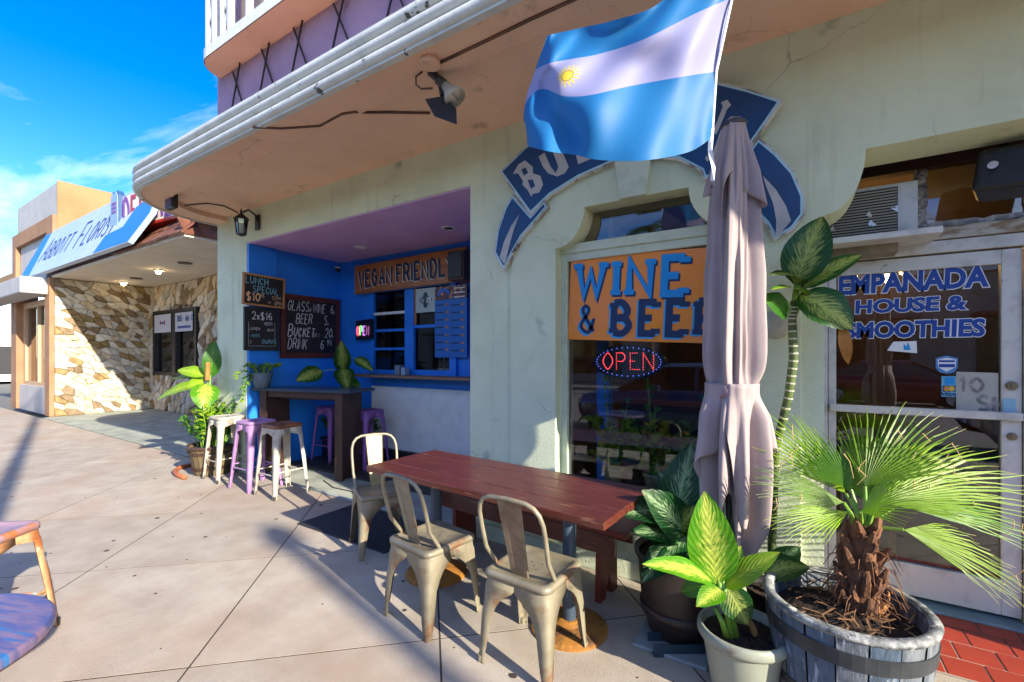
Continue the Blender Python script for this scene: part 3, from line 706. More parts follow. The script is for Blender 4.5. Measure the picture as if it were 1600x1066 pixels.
def make_chair(mat, seat_mat, back_mat, label):
    t = thing('metal_chair', label, 'chair', group='metal chairs round the wooden table')
    arch_ = lambda k: .034 if k < .1 else (.034 + .05 * k if k < .55 else .0615 + .35 * max(0, (k - .55)) ** 1.35 * (1 + 3.2 * max(0, k - .74)))
    for sx in (-1, 1):
        for sy in (-1, 1):
            channel_leg(sx, sy, .43, .178, .2, arch_).build('leg', mat, t, smooth=True, solid=.004)
            b = .2
    for sx in (-1, 1):
        for sy in (-1, 1):
            MB().tube([(sx * .19, sy * .19, 0), (sx * .189, sy * .189, .035)], [.013, .016], 10).build('foot', mat, t)
    s = pan(.18, .452).build('seat', seat_mat, t, smooth=True, solid=.002)
    d = MB()
    for a, b in ((0, 0), (.03, .03), (-.03, .03), (.03, -.03), (-.03, -.03)):
        d.lathe((a, b, .4455), [(.005, 0), (.004, .0008)], 8, False, True)
    d.build('drain_holes', m_black, s)
    # hoop: rises from the rear of the seat, leans back
    yb = lambda z: -.135 - (z - .45) * .26
    hp = [(-.168, -.075, .42), (-.17, -.1, .47), (-.176, yb(.56), .56), (-.18, yb(.68), .68)]
    top = [(-.178, .745), (-.165, .79), (-.14, .82), (-.1, .836), (0, .842), (.1, .836), (.14, .82), (.165, .79), (.178, .745)]
    hp += [(x, yb(z), z) for x, z in top] + [(.18, yb(.68), .68), (.176, yb(.56), .56), (.17, -.1, .47), (.168, -.075, .42)]
    MB().tube(hp, .011, 10).build('back_hoop', mat, t, smooth=True)
    rows = []
    for k in range(11):
        z = .44 + k * .0395
        w = .05 + .018 * k / 10
        y = yb(z) + .004
        em = .006 if 2 <= k <= 8 else 0
        rows.append([(-w, y + .006, z), (-w + .006, y, z), (-w * .45, y, z), (-w * .38, y + em, z), (w * .38, y + em, z), (w * .45, y, z), (w - .006, y, z), (w, y + .006, z)])
    MB().grid(rows).build('splat', back_mat, t, solid=.003)
    return t
def make_stool(name, mat, seat_mat, label, cat, ht=.76, group=None):
    t = thing(name, label, cat, group=group)
    k = ht / .76
    reach = lambda q: .034 + .03 * q if q < .9 else .3
    top, bot = .15, .2
    for sx in (-1, 1):
        for sy in (-1, 1):
            channel_leg(sx, sy, ht - .02, top, bot, reach).build('leg', mat, t, smooth=True, solid=.004)
            MB().tube([(sx * .19, sy * .19, 0), (sx * .189, sy * .189, .04)], [.013, .017], 10).build('foot', M('dark_foot', '3a3632', .6) if mat is not m_lilac else mat, t)
    s = pan(.152, ht, lip=.035).build('seat', seat_mat, t, smooth=True, solid=.002)
    MB().lathe((0, 0, ht - .0062), [(.02, 0), (.017, .001)], 10, False, True, sx=2.0).build('hand_hole', m_black, s)
    z = .24 * k; h = bot + (top - bot) * z / ht - .012
    for a in (-1, 1):
        MB().tube([(-h, a * h, z), (h, a * h, z)], .007, 8).build('footrest_bar', mat, t)
        MB().tube([(a * h, -h, z + .03), (a * h, h, z + .03)], .007, 8).build('footrest_bar', mat, t)
    return t
def put(t, x, y, rz, z=0):
    t.location = (x, y, z); t.rotation_euler = (0, 0, R(rz)); return t
put(make_chair(m_gun, m_gun, m_bare, 'worn grey metal chair nearest the camera, back to viewer, at the right table end'), -1.11, 1.955, -2)
put(make_chair(m_gun, m_gun, m_gun, 'worn grey metal chair in the middle, pulled to the long side of the wooden table'), -1.79, 1.955, -8)
put(make_chair(m_gun, m_gun, m_cream, 'metal chair with cream back at the left head of the wooden table'), -2.76, 2.42, -118)
GS = 'bar stools by the drinks bar'
put(make_stool('bar_stool', m_ash, m_seatrust, 'ash white bar stool with rusty brown seat, rightmost of the outer three', 'stool', group=GS), -4.72, 2.77, 0)
put(make_stool('bar_stool', m_lilac, m_lilac, 'lilac painted bar stool in sun between two ash white stools', 'stool', group=GS), -5.2, 2.75, 2)
put(make_stool('bar_stool', m_ash, m_ash, 'ash white bar stool beside the leafy planter', 'stool', group=GS), -5.87, 2.76, -2)
put(make_stool('bar_stool', m_dlilac, m_dlilac, 'purple bar stool behind the bar table, left of its right leg', 'stool', group=GS), -5.45, 3.92, 4, .03)
put(make_stool('bar_stool', m_dlilac, m_dlilac, 'purple bar stool behind the bar table, right of its right leg', 'stool', group=GS), -4.72, 3.93, -4, .03)
put(make_stool('low_stool', m_rustleg, M('mauve_seat', '8d7684', .5, '9a8088', 5, col3='a8683c', sc3=4, lo3=.54, hi3=.62), 'rust streaked low metal stool with mauve seat at the left edge', 'stool', ht=.6), -3.5, .48, 38)
# ------------------------------------------------------------------ long wooden table and bench
m_red = M('red_brown_varnish', '5c2b20', .35, '472017', 5, .4, .65, stretch=(1, 9, 9), bump=.2, bsc=14, col3='8f6048', sc3=7, lo3=.63, hi3=.68, coat=.2, vary=.2)
m_redd = M('dark_red_paint', '64281f', .45, '752f24', 5, .4, .65, stretch=(1, 9, 9))
m_post = M('slate_blue_steel', '46586a', .45, '3c4c5c', 6, metal=.2)
m_rustp = M('rusty_plate', '8a5a24', .7, 'a8742a', 7, .4, .62, col3='3c2f2a', sc3=5, lo3=.55, hi3=.66, bump=.3)
tb = thing('wooden_table', 'long red brown wooden table on two steel posts in front of the shop window', 'table')
tl = 1.74
for k in range(4):
    y0 = -.315 + k * .158
    MB().box(-tl / 2 + (0, .004, -.003, .002)[k], tl / 2 + (.003, 0, .004, -.002)[k], y0 + .001, y0 + .157, .71, .75 + (0, .0012, .0004, .0016)[k]).build('plank', m_red, tb, bevel=.004)
MB().box(-tl / 2 + .12, tl / 2 - .12, -.2, .2, .69, .708).build('under_frame', m_redd, tb)
for sx in (-.52, .52):
    MB().lathe((sx, 0, .02), [(.037, 0), (.037, .668)], 18).build('post', m_post, tb, smooth=False)
    MB().lathe((sx, 0, 0), [(.21, 0), (.21, .012), (.19, .022), (.08, .04), (.05, .055)], 30).build('base_plate', m_rustp, tb, smooth=False)
tb.location = (-1.575, 2.29, 0); tb.rotation_euler = (0, 0, R(-4))
bn = thing('wooden_bench', 'low dark red wooden bench between the long table and the wall', 'bench')
MB().box(-.81, .81, -.14, .14, .43, .47).build('seat', m_redd, bn, bevel=.005)
for s in (-.125, .125):
    MB().box(-.74, .74, s - .012, s + .012, .31, .428).build('apron', m_red, bn, bevel=.003)
for sx in (-.62, .62):
    plate('leg', [(-.12, 0), (-.045, 0), (0, .14), (.045, 0), (.12, 0), (.105, .428), (-.105, .428)], [], .035, m_redd, (Vector((sx, 0, 0)), Vector((0, 1, 0)), Vector((0, 0, 1))), bn)
bn.location = (-1.62, 2.75, 0); bn.rotation_euler = (0, 0, R(-6))
# round table, bottom left; top mixes blue and mauve in streaks
rt = thing('round_table', 'round table with streaky blue and mauve top at the bottom left corner', 'table')
m_btop = M('blue_mauve_wood', '4a4f7c', .35, '7a6478', 3, .4, .6, stretch=(2, 14, 2), col3='2f6398', sc3=2.2, lo3=.56, hi3=.64)
MB().lathe((0, 0, .7), [(.335, 0), (.34, .008), (.34, .024), (.332, .032)], 48).build('table_top', m_btop, rt, bevel=.002)
MB().lathe((0, 0, .66), [(.02, 0), (.336, .0385)], 48).build('edge_band', M('brown_edge', '5a3a2c', .5), rt)
MB().lathe((0, 0, .075), [(.03, 0), (.03, .595)], 14).build('post', m_black, rt)
MB().lathe((0, 0, .047), [(.24, 0), (.24, .015), (.05, .04)], 28).build('base_plate', m_black, rt)
rt.location = (-2.08, .10, -.045); rt.rotation_euler = (0, 0, R(20))
# bar table in the recess
m_barleg = M('dark_stained_wood', '4a342c', .5, '3a2822', 6, stretch=(6, 6, 1))
bt = thing('bar_table', 'tall bar table with slate blue top and brown slab legs', 'table')
MB().box(-.76, .76, -.25, .25, 1.045, 1.08).build('table_top', M('slate_blue_top', '3c4a5c', .3, '344152', 5), bt, bevel=.004)
MB().box(-.6, .6, -.02, .02, .93, 1.044).box(-.6, .6, -.19, -.17, .97, 1.044).build('apron', m_barleg, bt)
for s in (-.58, .58):
    MB().box(s - .02, s + .02, -.2, .2, 0, 1.044).box(s - .055, s + .055, -.215, -.185, 0, 1.043).build('leg', m_barleg, bt, bevel=.004)
bt.location = (-5.2, 3.45, .003); bt.rotation_euler = (0, 0, R(14))
o = box('floor_mat', -3.73, -2.62, 2.33, 2.95, .002, .014, M('black_rubber', '20242c', .7, '2a2e36', 20, bump=.5, bsc=90), None, .004)
tag(o, 'black rubber mat on the pavement before the counter', 'mat')
# planter trough under the bar
pt = thing('planter_trough', 'long black planter trough on the floor behind the bar stools', 'planter', (-5.3, 4.12, .03))
MB().box(-5.8, -4.85, 4.0, 4.26, .035, .3).build('trough', m_black, pt, bevel=.01)
MB().box(-5.82, -4.83, 3.98, 4.28, .29, .32).build('rim', m_black, pt, bevel=.006)
# ------------------------------------------------------------------ signs
def board(name, label, cat, fr, w, h, fw, m_frame, m_panel, depth=.03, group=None):
    t = thing(name, label, cat, fr[0], group)
    n = fr[1].cross(fr[2])
    f2 = (fr[0] + n * depth / 2, fr[1], fr[2])
    for nm, a in (('frame_rail', (0, w, 0, fw)), ('frame_rail', (0, w, h - fw, h)), ('frame_stile', (0, fw, fw, h - fw)), ('frame_stile', (w - fw, w, fw, h - fw))):
        plate(nm, [(a[0], a[2]), (a[1], a[2]), (a[1], a[3]), (a[0], a[3])], [], depth, m_frame, f2, t)
    plate('panel', [(fw - .003, fw - .003), (w - fw + .003, fw - .003), (w - fw + .003, h - fw + .003), (fw - .003, h - fw + .003)], [], depth * .5, m_panel, (fr[0] + n * depth * .3, fr[1], fr[2]), t)
    return t, (fr[0] + n * depth * .56, fr[1], fr[2])
m_chalkb = M('chalkboard', '101114', .6, '191a1d', 4)
m_chalk = M('white_chalk', 'c8c8c8', .9, '8f9194', 45, .5, .62)
m_cblue = M('blue_chalk', '7fb4c4', .9, '4f7f90', 45, .5, .62)
m_corg = M('peach_chalk', 'e0b48a', .9, 'a87c5a', 45, .5, .62)
SIDE = lambda X, Y, Z, tilt=0: (Vector((X, Y, Z)), Vector((0, math.cos(R(tilt)), math.sin(R(tilt)))), Vector((0, -math.sin(R(tilt)), math.cos(R(tilt)))))
b1, f1 = board('chalkboard', 'brown framed chalkboard listing wine, beer, bucket and drink prices', 'sign', SIDE(-5.895, 3.43, 1.46), .93, .88, .07, M('red_mahogany', '5b2a1c', .45, '4a2016', 6), m_chalkb)
rw = dict(wr=.36, sw=.085, jit=.035, slant=.14, gap=.14)
for y, items in ((.66, (('GLASS', .1, .135), ('OF', .42, .045), ('WINE', .475, .125), ('-', .715, .05), ('6.', .765, .13))), (.485, (('BEER', .22, .135), ('-', .56, .05), ('5.', .66, .13))),
                 (.3, (('Bucket', .1, .17), ('OF 5', .5, .05), ('-', .62, .05), ('20.', .67, .13))), (.13, (('DRINK', .1, .14), ('-', .54, .05), ('6', .6, .14), ('99.', .7, .085)))):
    for tx, x, h_ in items:
        write('chalk_lettering', tx, f1, x, y + (.05 if tx == '99.' else 0), h_, m_chalk, b1, **rw)
b2, f2 = board('chalkboard', 'small black chalkboard with 2x16 beer special under the lunch board', 'sign', SIDE(-5.845, 2.93, 1.56), .45, .55, .04, m_black, m_chalkb)
write('chalk_lettering', '2x$16', f2, .1, .4, .09, m_chalk, b2, wr=.5, sw=.12, jit=.03)
write('chalk_lettering', 'BEER', f2, .26, .33, .035, m_chalk, b2, wr=.6, sw=.12, jit=.03)
for i, (tx, x, y, h_, mt_) in enumerate((('LUNCH', .07, .26, .035, m_chalk), ('+', .16, .23, .03, m_chalk), ('WINGS', .08, .17, .035, m_cblue), ('BEER', .29, .25, .03, m_chalk), ('QUIRAS', .22, .09, .05, m_cblue), ('5', .07, .09, .035, m_chalk))):
    if tx != '+': write('chalk_lettering', tx.replace('Q', 'O'), f2, x, y, h_, mt_, b2, wr=.55, sw=.12, jit=.05, slant=.2)
for x0, x1, y0, y1 in ((.055, .395, .055, .058), (.055, .058, .06, .36), (.392, .395, .06, .36)):
    plate('chalk_line', [(x0, y0), (x1, y0), (x1, y1), (x0, y1)], [], .001, m_chalk, (f2[0] + Vector((.003, 0, 0)), f2[1], f2[2]), b2)
b3, f3 = board('chalkboard', 'pine framed lunch special chalkboard hung slightly askew on the recess pilaster', 'sign', SIDE(-5.8, 2.885, 2.13, -1.5), .54, .40, .022, M('pine_frame', 'b5804c', .5, '9c6a3a', 8), m_chalkb)
write('chalk_lettering', 'LUNCH', f3, .04, .275, .085, m_cblue, b3, wr=.5, sw=.11, jit=.02)
write('chalk_lettering', 'SPECIAL', f3, .13, .17, .08, m_cblue, b3, wr=.5, sw=.11, jit=.02)
write('chalk_lettering', '$10', f3, .05, .06, .1, m_corg, b3, wr=.5, sw=.15, jit=.02)
write('chalk_lettering', '95', f3, .22, .115, .042, m_corg, b3, wr=.5, sw=.15, jit=.02)
write('chalk_lettering', 'to', f3, .32, .05, .03, m_corg, b3, wr=.6, sw=.15)
write('chalk_lettering', '12.PM', f3, .37, .105, .045, m_corg, b3, wr=.5, sw=.12)
write('chalk_lettering', '4PM', f3, .405, .035, .05, m_corg, b3, wr=.5, sw=.12)
# vegan friendly board
vg = thing('wooden_sign', 'varnished wooden board lettered vegan friendly above the service window', 'sign', (-5.43, 4.3, 2.39))
vf = (Vector((-5.43, 4.3, 2.385)), Vector((1, 0, .012)).normalized(), Vector((-.012, 0, 1)).normalized())
plate('board', [(0, 0), (2.06, 0), (2.06, .405), (0, .405)], [], .03, M('orange_varnished_pine', 'a8692c', .4, '8c5220', 3, .4, .62, stretch=(1, 8, 8)), vf, vg, bevel=.003)
m_navy = M('navy_paint', '0f2342', .5)
vfr = (vf[0] + Vector((0, -.019, 0)), vf[1], vf[2])
write('letter_shadow', 'VEGAN FRIENDLY', vfr, .088, .08, .225, M('cream_paint', 'cfc6b4', .6), vg, lift=0, wr=.43, sw=.17, serif=.06, gap=.22)
write('lettering', 'VEGAN FRIENDLY', vfr, .1, .09, .225, m_navy, vg, lift=.0024, wr=.43, sw=.17, serif=.06, gap=.22)
sp = thing('loudspeaker', 'dark brown box loudspeaker at the right end of the vegan friendly board', 'speaker', (-3.5, 4.1, 2.38))
MB().box(-3.41, -3.17, 3.98, 4.22, 2.36, 2.7).build('cabinet', M('brown_cabinet', '4a2c1e', .6), sp, bevel=.008)
MB().box(-3.39, -3.19, 3.965, 3.979, 2.385, 2.675).build('grille', m_black, sp, bevel=.006)
MB().box(-3.32, -3.26, 4.22, 4.39, 2.5, 2.58).build('bracket', m_black, sp)
# menu board and wifi sheet
mn = thing('menu_board', 'bright blue menu board with food pictures right of the service window', 'sign', (-3.9, 4.33, 1.48))
mf = FACE(4.335)
plate('board', [(-3.92, 1.47), (-3.4, 1.47), (-3.4, 2.2), (-3.92, 2.2)], [], .015, M('menu_blue', '0b63b4', .4), mf, mn)
hd = plate('header_picture', [(-3.92, 2.203), (-3.4, 2.203), (-3.4, 2.37), (-3.92, 2.37)], [], .015, M('food_collage', '7a3a28', .4, '2c2440', 14, .45, .55, col3='c79a72', sc3=18, lo3=.55, hi3=.6), mf, mn)
plate('emblem', [(-3.77 + .1 * math.cos(t), 2.26 + .085 * math.sin(t)) for t in [math.pi * i / 12 for i in range(13)]] + [(-3.77 - .06 * math.cos(t), 2.26 + .045 * math.sin(t)) for t in [math.pi * i / 8 for i in range(9)]], [], .003, M('emblem_blue', '1b5fc0', .4), FACE(4.325), mn)
for i, dx in enumerate((.0, .055, .11)):
    plate('header_line', [(-3.6, 2.34 - dx), (-3.43, 2.34 - dx), (-3.43, 2.325 - dx), (-3.6, 2.325 - dx)], [], .002, m_white, FACE(4.325), mn)
m_food = M('food_picture', 'b78a6c', .5, '6a4a3c', 30)
for i in range(7):
    for j in range(2):
        x, z = -3.9 + j * .255, 2.13 - i * .095 - (j * .012)
        plate('menu_line', [(x, z), (x + .13, z), (x + .13, z + .014), (x, z + .014)], [], .002, m_navy, FACE(4.3262), mn)
        MB().lathe((x + .18, 4.325, z + .008), [(.028, -.012), (.03, 0), (.02, .014)], 10, sy=.12).build('food_picture', m_food, mn)
wf = thing('wifi_notice', 'pale wifi notice sheet in the top right service window pane', 'sign', (-4.1, 4.35, 2.08))
plate('sheet', [(-4.27, 2.06), (-3.925, 2.06), (-3.925, 2.375), (-4.27, 2.375)], [], .004, M('pale_sheet', 'aebfb8', .6), FACE(4.345), wf)
m_wg = M('wifi_green', '174a44', .5)
plate('wifi_badge', [(-4.095 + (.085 + .025 * math.cos(4 * t)) * math.cos(t), 2.22 + (.085 + .02 * math.cos(4 * t)) * math.sin(t)) for t in [2 * math.pi * i / 40 for i in range(40)]], [], .002, m_wg, FACE(4.341), wf)
plate('wifi_field', [(-4.085, 2.185), (-4.0, 2.185), (-4.0, 2.255), (-4.085, 2.255)], [], .002, M('pale_field', 'd5ddd8', .6), FACE(4.339), wf)
write('lettering', 'Wi', FACE(4.338), -4.178, 2.19, .055, M('pale_field', 'd5ddd8', .6), wf, wr=.6, sw=.16)
write('lettering', 'Fi', FACE(4.337), -4.072, 2.19, .055, m_wg, wf, wr=.6, sw=.16)
# small neon box
ns = thing('open_sign', 'small lit open sign with red and green letters left of the service window', 'sign', (-5.3, 4.34, 1.73))
plate('box', [(-5.42, 1.72), (-5.1, 1.74), (-5.1, 2.01), (-5.42, 1.99)], [], .04, M('midnight_plastic', '0c0a24', .4), FACE(4.32), ns, bevel=.006)
for i, (c_, k_) in enumerate((('O', (1, .05, .12)), ('P', (.1, 1, .1)), ('E', (.55, .15, .8)), ('N', (.4, .12, .3)))):
    write('lit_letter', c_, FACE(4.29), -5.39 + i * .07, 1.79, .12, emit('neon_' + c_, k_, (.9, .9, .35, .2)[i]), ns, wr=.38, sw=.2)
# window banner
wb = thing('window_banner', 'orange wine and beer banner hung inside the arched shop window', 'sign', (-1.47, 3.16, 1.6))
tl_ = R(-2.6)
wfr = (Vector((-1.463, 3.1, 1.62)), Vector((math.cos(tl_), 0, math.sin(tl_))), Vector((-math.sin(tl_), 0, math.cos(tl_))))
plate('banner', [(0, 0), (1.09, 0), (1.09, .615), (0, .615)], [], .006, M('orange_banner', 'f0914e', .5, 'ee8f16', 1.2, .4, .6), wfr, wb)
m_wine, m_beer, m_sky_ = M('azure_lettering', '108fd8', .5), M('deep_blue_lettering', '0d2c58', .5), M('sky_lettering', '35a4dd', .5)
wfb = (wfr[0] + Vector((0, -.0045, 0)), wfr[1], wfr[2])
for dx, dz, m_, lf in ((.012, -.014, m_beer, 0), (0, 0, m_wine, .0022)):
    write('lettering', 'WINE', wfb, .065 + dx, .325 + dz, .24, m_, wb, lift=lf, wr=.6, sw=.21, serif=.155, gap=.4)
    write('lettering', '..', wfb, .965 + dx, .34 + dz, .15, m_, wb, lift=lf, wr=.6, sw=.26, gap=.4)
for dx, dz, m_, lf in ((-.012, -.012, m_sky_, 0), (0, 0, m_beer, .0022)):
    write('lettering', 'BEER', wfb, .355 + dx, .055 + dz, .215, m_, wb, lift=lf, wr=.52, sw=.22, serif=.15, gap=.4)
    write('lettering', '&', wfb, .09 + dx, .065 + dz, .185, m_, wb, lift=lf, wr=.62, sw=.13 if lf else .17)
# led open sign in the shop window
oo = thing('led_open_sign', 'oval led open sign with red dotted letters inside the shop window', 'sign', (-1.1, 3.25, 1.4))
plate('oval_panel', [(-1.05 + .27 * math.cos(t), 1.45 + .125 * math.sin(t)) for t in [2 * math.pi * i / 40 for i in range(40)]], [], .02, M('dark_oval', '0f1830', .3), FACE(3.26), oo, bevel=.004)
ml = emit('red_led', (1, .06, .08), .55)
v, f, w_ = letters('OPEN', .12, wr=.62, sw=0, gap=.25)
x0 = 0; mb = MB(); xx = -1.05 - w_ / 2; xcur = 0
for ch in 'OPEN':
    for st in glyph(ch):
        pts = [Vector((xx + xcur + q.x * .015 * .62, 3.245, 1.395 + q.y * .015)) for q in st]
        L = 0
        for a, b in zip(pts, pts[1:]):
            d = (b - a).length; nn_ = max(1, int(d / .014))
            for k in range(nn_): mb.lathe(a + (b - a) * k / nn_, [(.0034, -.003), (.0034, .003)], 6)
    xcur += GW.get(ch, 8) * .015 * .62 + .03
mb.build('led_dots', ml, oo)
mb = MB()
for k in range(36):
    t = 2 * math.pi * k / 36; mb.lathe((-1.05 + .24 * math.cos(t), 3.245, 1.45 + .105 * math.sin(t)), [(.003, -.003), (.003, .003)], 6)
mb.build('blue_led_dots', emit('blue_led', (.15, .15, .9), .6), oo)
# ribbon shaped wall sign
m_rib = M('ribbon_navy', '0e3f70', .4, '0b3560', 4)
m_ribw = M('ribbon_silver', 'b4b3b2', .5, '9fa0a0', 6, col3='7a5a44', sc3=9, lo3=.66, hi3=.7)
m_edge = M('rusty_white_edge', 'c6c6c0', .6, '8d8478', 8, .5, .62, col3='5d3420', sc3=10, lo3=.6, hi3=.66)
m_cyan = M('pale_cyan_line', 'a9d6e4', .5)
rs_ = thing('ribbon_sign', 'navy ribbon shaped wall sign with silver blackletter, partly behind the flag', 'sign', (-.9, 2.95, 2.3))
SY = 2.93
def px(pts, Y=SY): return [(PY(u, v, Y).x, PY(u, v, Y).z) for u, v in pts]
def shrink(poly, d):
    n = len(poly); c = []
    area = sum(poly[i][0] * poly[(i + 1) % n][1] - poly[(i + 1) % n][0] * poly[i][1] for i in range(n))
    s = 1 if area > 0 else -1
    for i in range(n):
        p, q, r_ = Vector(poly[i - 1]), Vector(poly[i]), Vector(poly[(i + 1) % n])
        a, b = (q - p).normalized(), (r_ - q).normalized()
        na, nb_ = Vector((-a.y, a.x)) * s, Vector((-b.y, b.x)) * s
        m_ = (na + nb_); m_ = m_.normalized() if m_.length > .1 else na
        c.append(tuple(q + m_ * d / max(.45, m_.dot(na))))
    return c
band = [(781, 269), (822, 229), (880, 190), (950, 155), (1030, 133), (1122, 128), (1172, 140), (1224, 157), (1185, 213), (1150, 262), (1100, 282), (1095, 268), (1060, 250), (1010, 246), (960, 254), (905, 278), (860, 306), (829, 336)]
tail_l = [(800, 303), (788, 325), (776, 360), (771, 395), (786, 423), (797, 402), (815, 370), (838, 344), (856, 323), (850, 312), (829, 336)]
tail_r = [(1185, 213), (1215, 238), (1242, 268), (1258, 305), (1258, 335), (1240, 358), (1210, 376), (1196, 350), (1150, 300), (1128, 285), (1150, 262)]
tails = [('left_tail', tail_l, .012), ('right_tail', tail_r, .012), ('ribbon_band', band, 0)]
for nm, pp, dy in tails:
    q = px(pp); Y0 = SY + dy
    par = plate(nm, q, [], .03, m_edge, FACE(Y0 + .012), rs_)
    plate('cyan_border', shrink(q, .012), [], .004, m_cyan, FACE(Y0 - .006), par)
    plate('navy_field', shrink(q, .022), [], .004, m_rib, FACE(Y0 - .0105), par)
Y0 = SY + .012
plate('silver_flash', px([(812, 335), (800, 352), (788, 378), (781, 402), (789, 414), (796, 385), (803, 360)]), [], .003, m_ribw, FACE(Y0 - .015), rs_)
plate('silver_flash', px([(1192, 275), (1212, 296), (1228, 322), (1236, 345), (1222, 362), (1212, 370), (1213, 345), (1208, 318), (1198, 294)]), [], .003, m_ribw, FACE(Y0 - .015), rs_)
gB = SY - .0145
plate('letter', px([(803, 273), (812, 258), (822, 252), (834, 262), (834, 272), (846, 276), (850, 290), (844, 302), (834, 304), (832, 309), (826, 298), (818, 290), (819, 284), (811, 272)]), [px([(816, 266), (823, 263), (827, 271), (820, 276)]), px([(826, 282), (834, 282), (838, 292), (831, 296)])], .003, m_ribw, FACE(gB), rs_)
plate('letter', px([(843, 246), (852, 240), (862, 262), (870, 272), (874, 262), (866, 240), (878, 234), (890, 262), (884, 272), (872, 277), (858, 272), (850, 262)]), [], .003, m_ribw, FACE(gB), rs_)
plate('letter', px([(896, 224), (908, 217), (918, 244), (926, 240), (929, 248), (905, 258)]), [], .003, m_ribw, FACE(gB), rs_)
plate('letter', px([(1122, 190), (1130, 168), (1127, 162), (1137, 158), (1143, 166), (1137, 172), (1120, 212), (1112, 210)]), [], .003, m_ribw, FACE(gB), rs_)
plate('letter', px([(1130, 196), (1142, 184), (1158, 184), (1150, 196), (1140, 196), (1128, 222), (1120, 246), (1105, 254), (1102, 248), (1116, 236)]), [], .003, m_ribw, FACE(gB), rs_)
# door lettering and stickers
dl = thing('door_lettering', 'blue outlined lettering for empanadas and smoothies on the glass door', 'lettering', (.63, 3.59, 1.6))
m_dw, m_db = M('vinyl_white', 'dfe4ea', .5), M('vinyl_blue', '123f96', .45)
for txt, u0, u1, v0, v1 in (('EMPANADA', 1312, 1543, 459, 424), ('HOUSE &', 1338, 1508, 492, 466), ('SMOOTHIES', 1322, 1538, 532, 502)):
    a, b = PY(u0, (v0 + v1) / 2, 3.58), PY(u1, (v0 + v1) / 2, 3.58)
    zb = PY((u0 + u1) / 2, v0 - 6, 3.58).z; hh = (v0 - v1 - 6) * 2.7 / 700
    print_text('letter_outline', txt, FACE(3.588), (a.x + b.x) / 2, zb, hh, m_dw, dl, bold=.075, lift=.0005, fit=b.x - a.x, shear=.04)
    print_text('lettering', txt, FACE(3.588), (a.x + b.x) / 2, zb, hh, m_db, dl, bold=.04, lift=.0022, fit=b.x - a.x, shear=.04)
def sticker(name, label, uvs, mat, thick=.002, Y=3.585):
    t = thing(name, label, 'sticker', PY(*uvs[0], Y)); plate('sheet', px(uvs, Y), [], thick, mat, FACE(Y), t); return t
s1 = sticker('sticker', 'white sticker with small blue sail emblem under the door lettering', [(1386, 548), (1396, 534), (1432, 533), (1433, 552)], m_dw)
plate('emblem', px([(1412, 547), (1412, 537), (1416, 542), (1419, 535), (1423, 547)], 3.583), [], .001, m_wine, FACE(3.583), s1)
s2 = sticker('sticker', 'blue shield shaped security sticker on the glass door', [(1462, 560), (1469, 558), (1479, 556), (1489, 558), (1497, 560), (1496, 575), (1490, 582), (1479, 584), (1468, 582), (1462, 575)], M('shield_blue', '4f86c4', .4))
plate('shield_field', px([(1465, 562), (1479, 559), (1494, 562), (1493, 574), (1479, 581), (1466, 574)], 3.583), [], .001, m_dw, FACE(3.583), s2)
for v0, v1 in ((563, 566), (569, 574)): plate('shield_line', px([(1467, v0), (1492, v0), (1492, v1), (1467, v1)], 3.5818), [], .001, m_db, FACE(3.5818), s2)
s3 = sticker('sticker', 'small stack of payment card logos on the glass door', [(1471, 588), (1494, 588), (1494, 620), (1471, 620)], M('card_cyan', '5fa6cc', .4))
plate('card_block', px([(1476, 590), (1491, 590), (1491, 601), (1476, 601)], 3.583), [], .001, m_wine, FACE(3.583), s3)
plate('card_block', px([(1473, 603), (1493, 603), (1493, 612), (1473, 612)], 3.583), [], .001, m_navy, FACE(3.583), s3)
for k, (u_, mm) in enumerate(((1479, M('card_orange', 'd08a4a', .4)), (1487, M('card_yellow', 'd8b44a', .4)))):
    plate('card_disc', px([(u_ + 5 * math.cos(t), 607.5 + 4 * math.sin(t)) for t in [2 * math.pi * i / 14 for i in range(14)]], 3.5815 - k * .0012), [], .001, mm, FACE(3.5815 - k * .0012), s3)
c0, c1 = PY(1482.5, 618.5, 3.583), PY(1492, 615, 3.583)
print_text('lettering', 'VISA', FACE(3.5825), c0.x, c0.z, .017, m_navy, s3, bold=.03, shear=.2, lift=0, fit=.062)
s4 = sticker('notice', 'faded white paper notice reading 10 above wash on the door', [(1494, 581), (1560, 583), (1560, 646), (1494, 641)], M('faded_paper', 'b4b4ae', .7, '9a9a96', 4))
m_fade = M('faded_ink', '6d6f70', .8, '9a9a96', 25, .4, .6)
a = PY(1499, 612, 3.583); write('lettering', '10', FACE(3.583), a.x, a.z, .08, m_fade, s4, lift=.0002, wr=.6, sw=.2, gap=.3)
a = PY(1528, 641, 3.583); write('lettering', 'SH', FACE(3.583), a.x, a.z, .08, m_fade, s4, lift=.0002, wr=.55, sw=.24, gap=.25)
s5 = sticker('sticker', 'small pale blue lock sticker on the door stile', [(1567, 623), (1587, 624), (1587, 646), (1567, 645)], M('pale_blue_vinyl', '86b4cc', .5), Y=3.566)
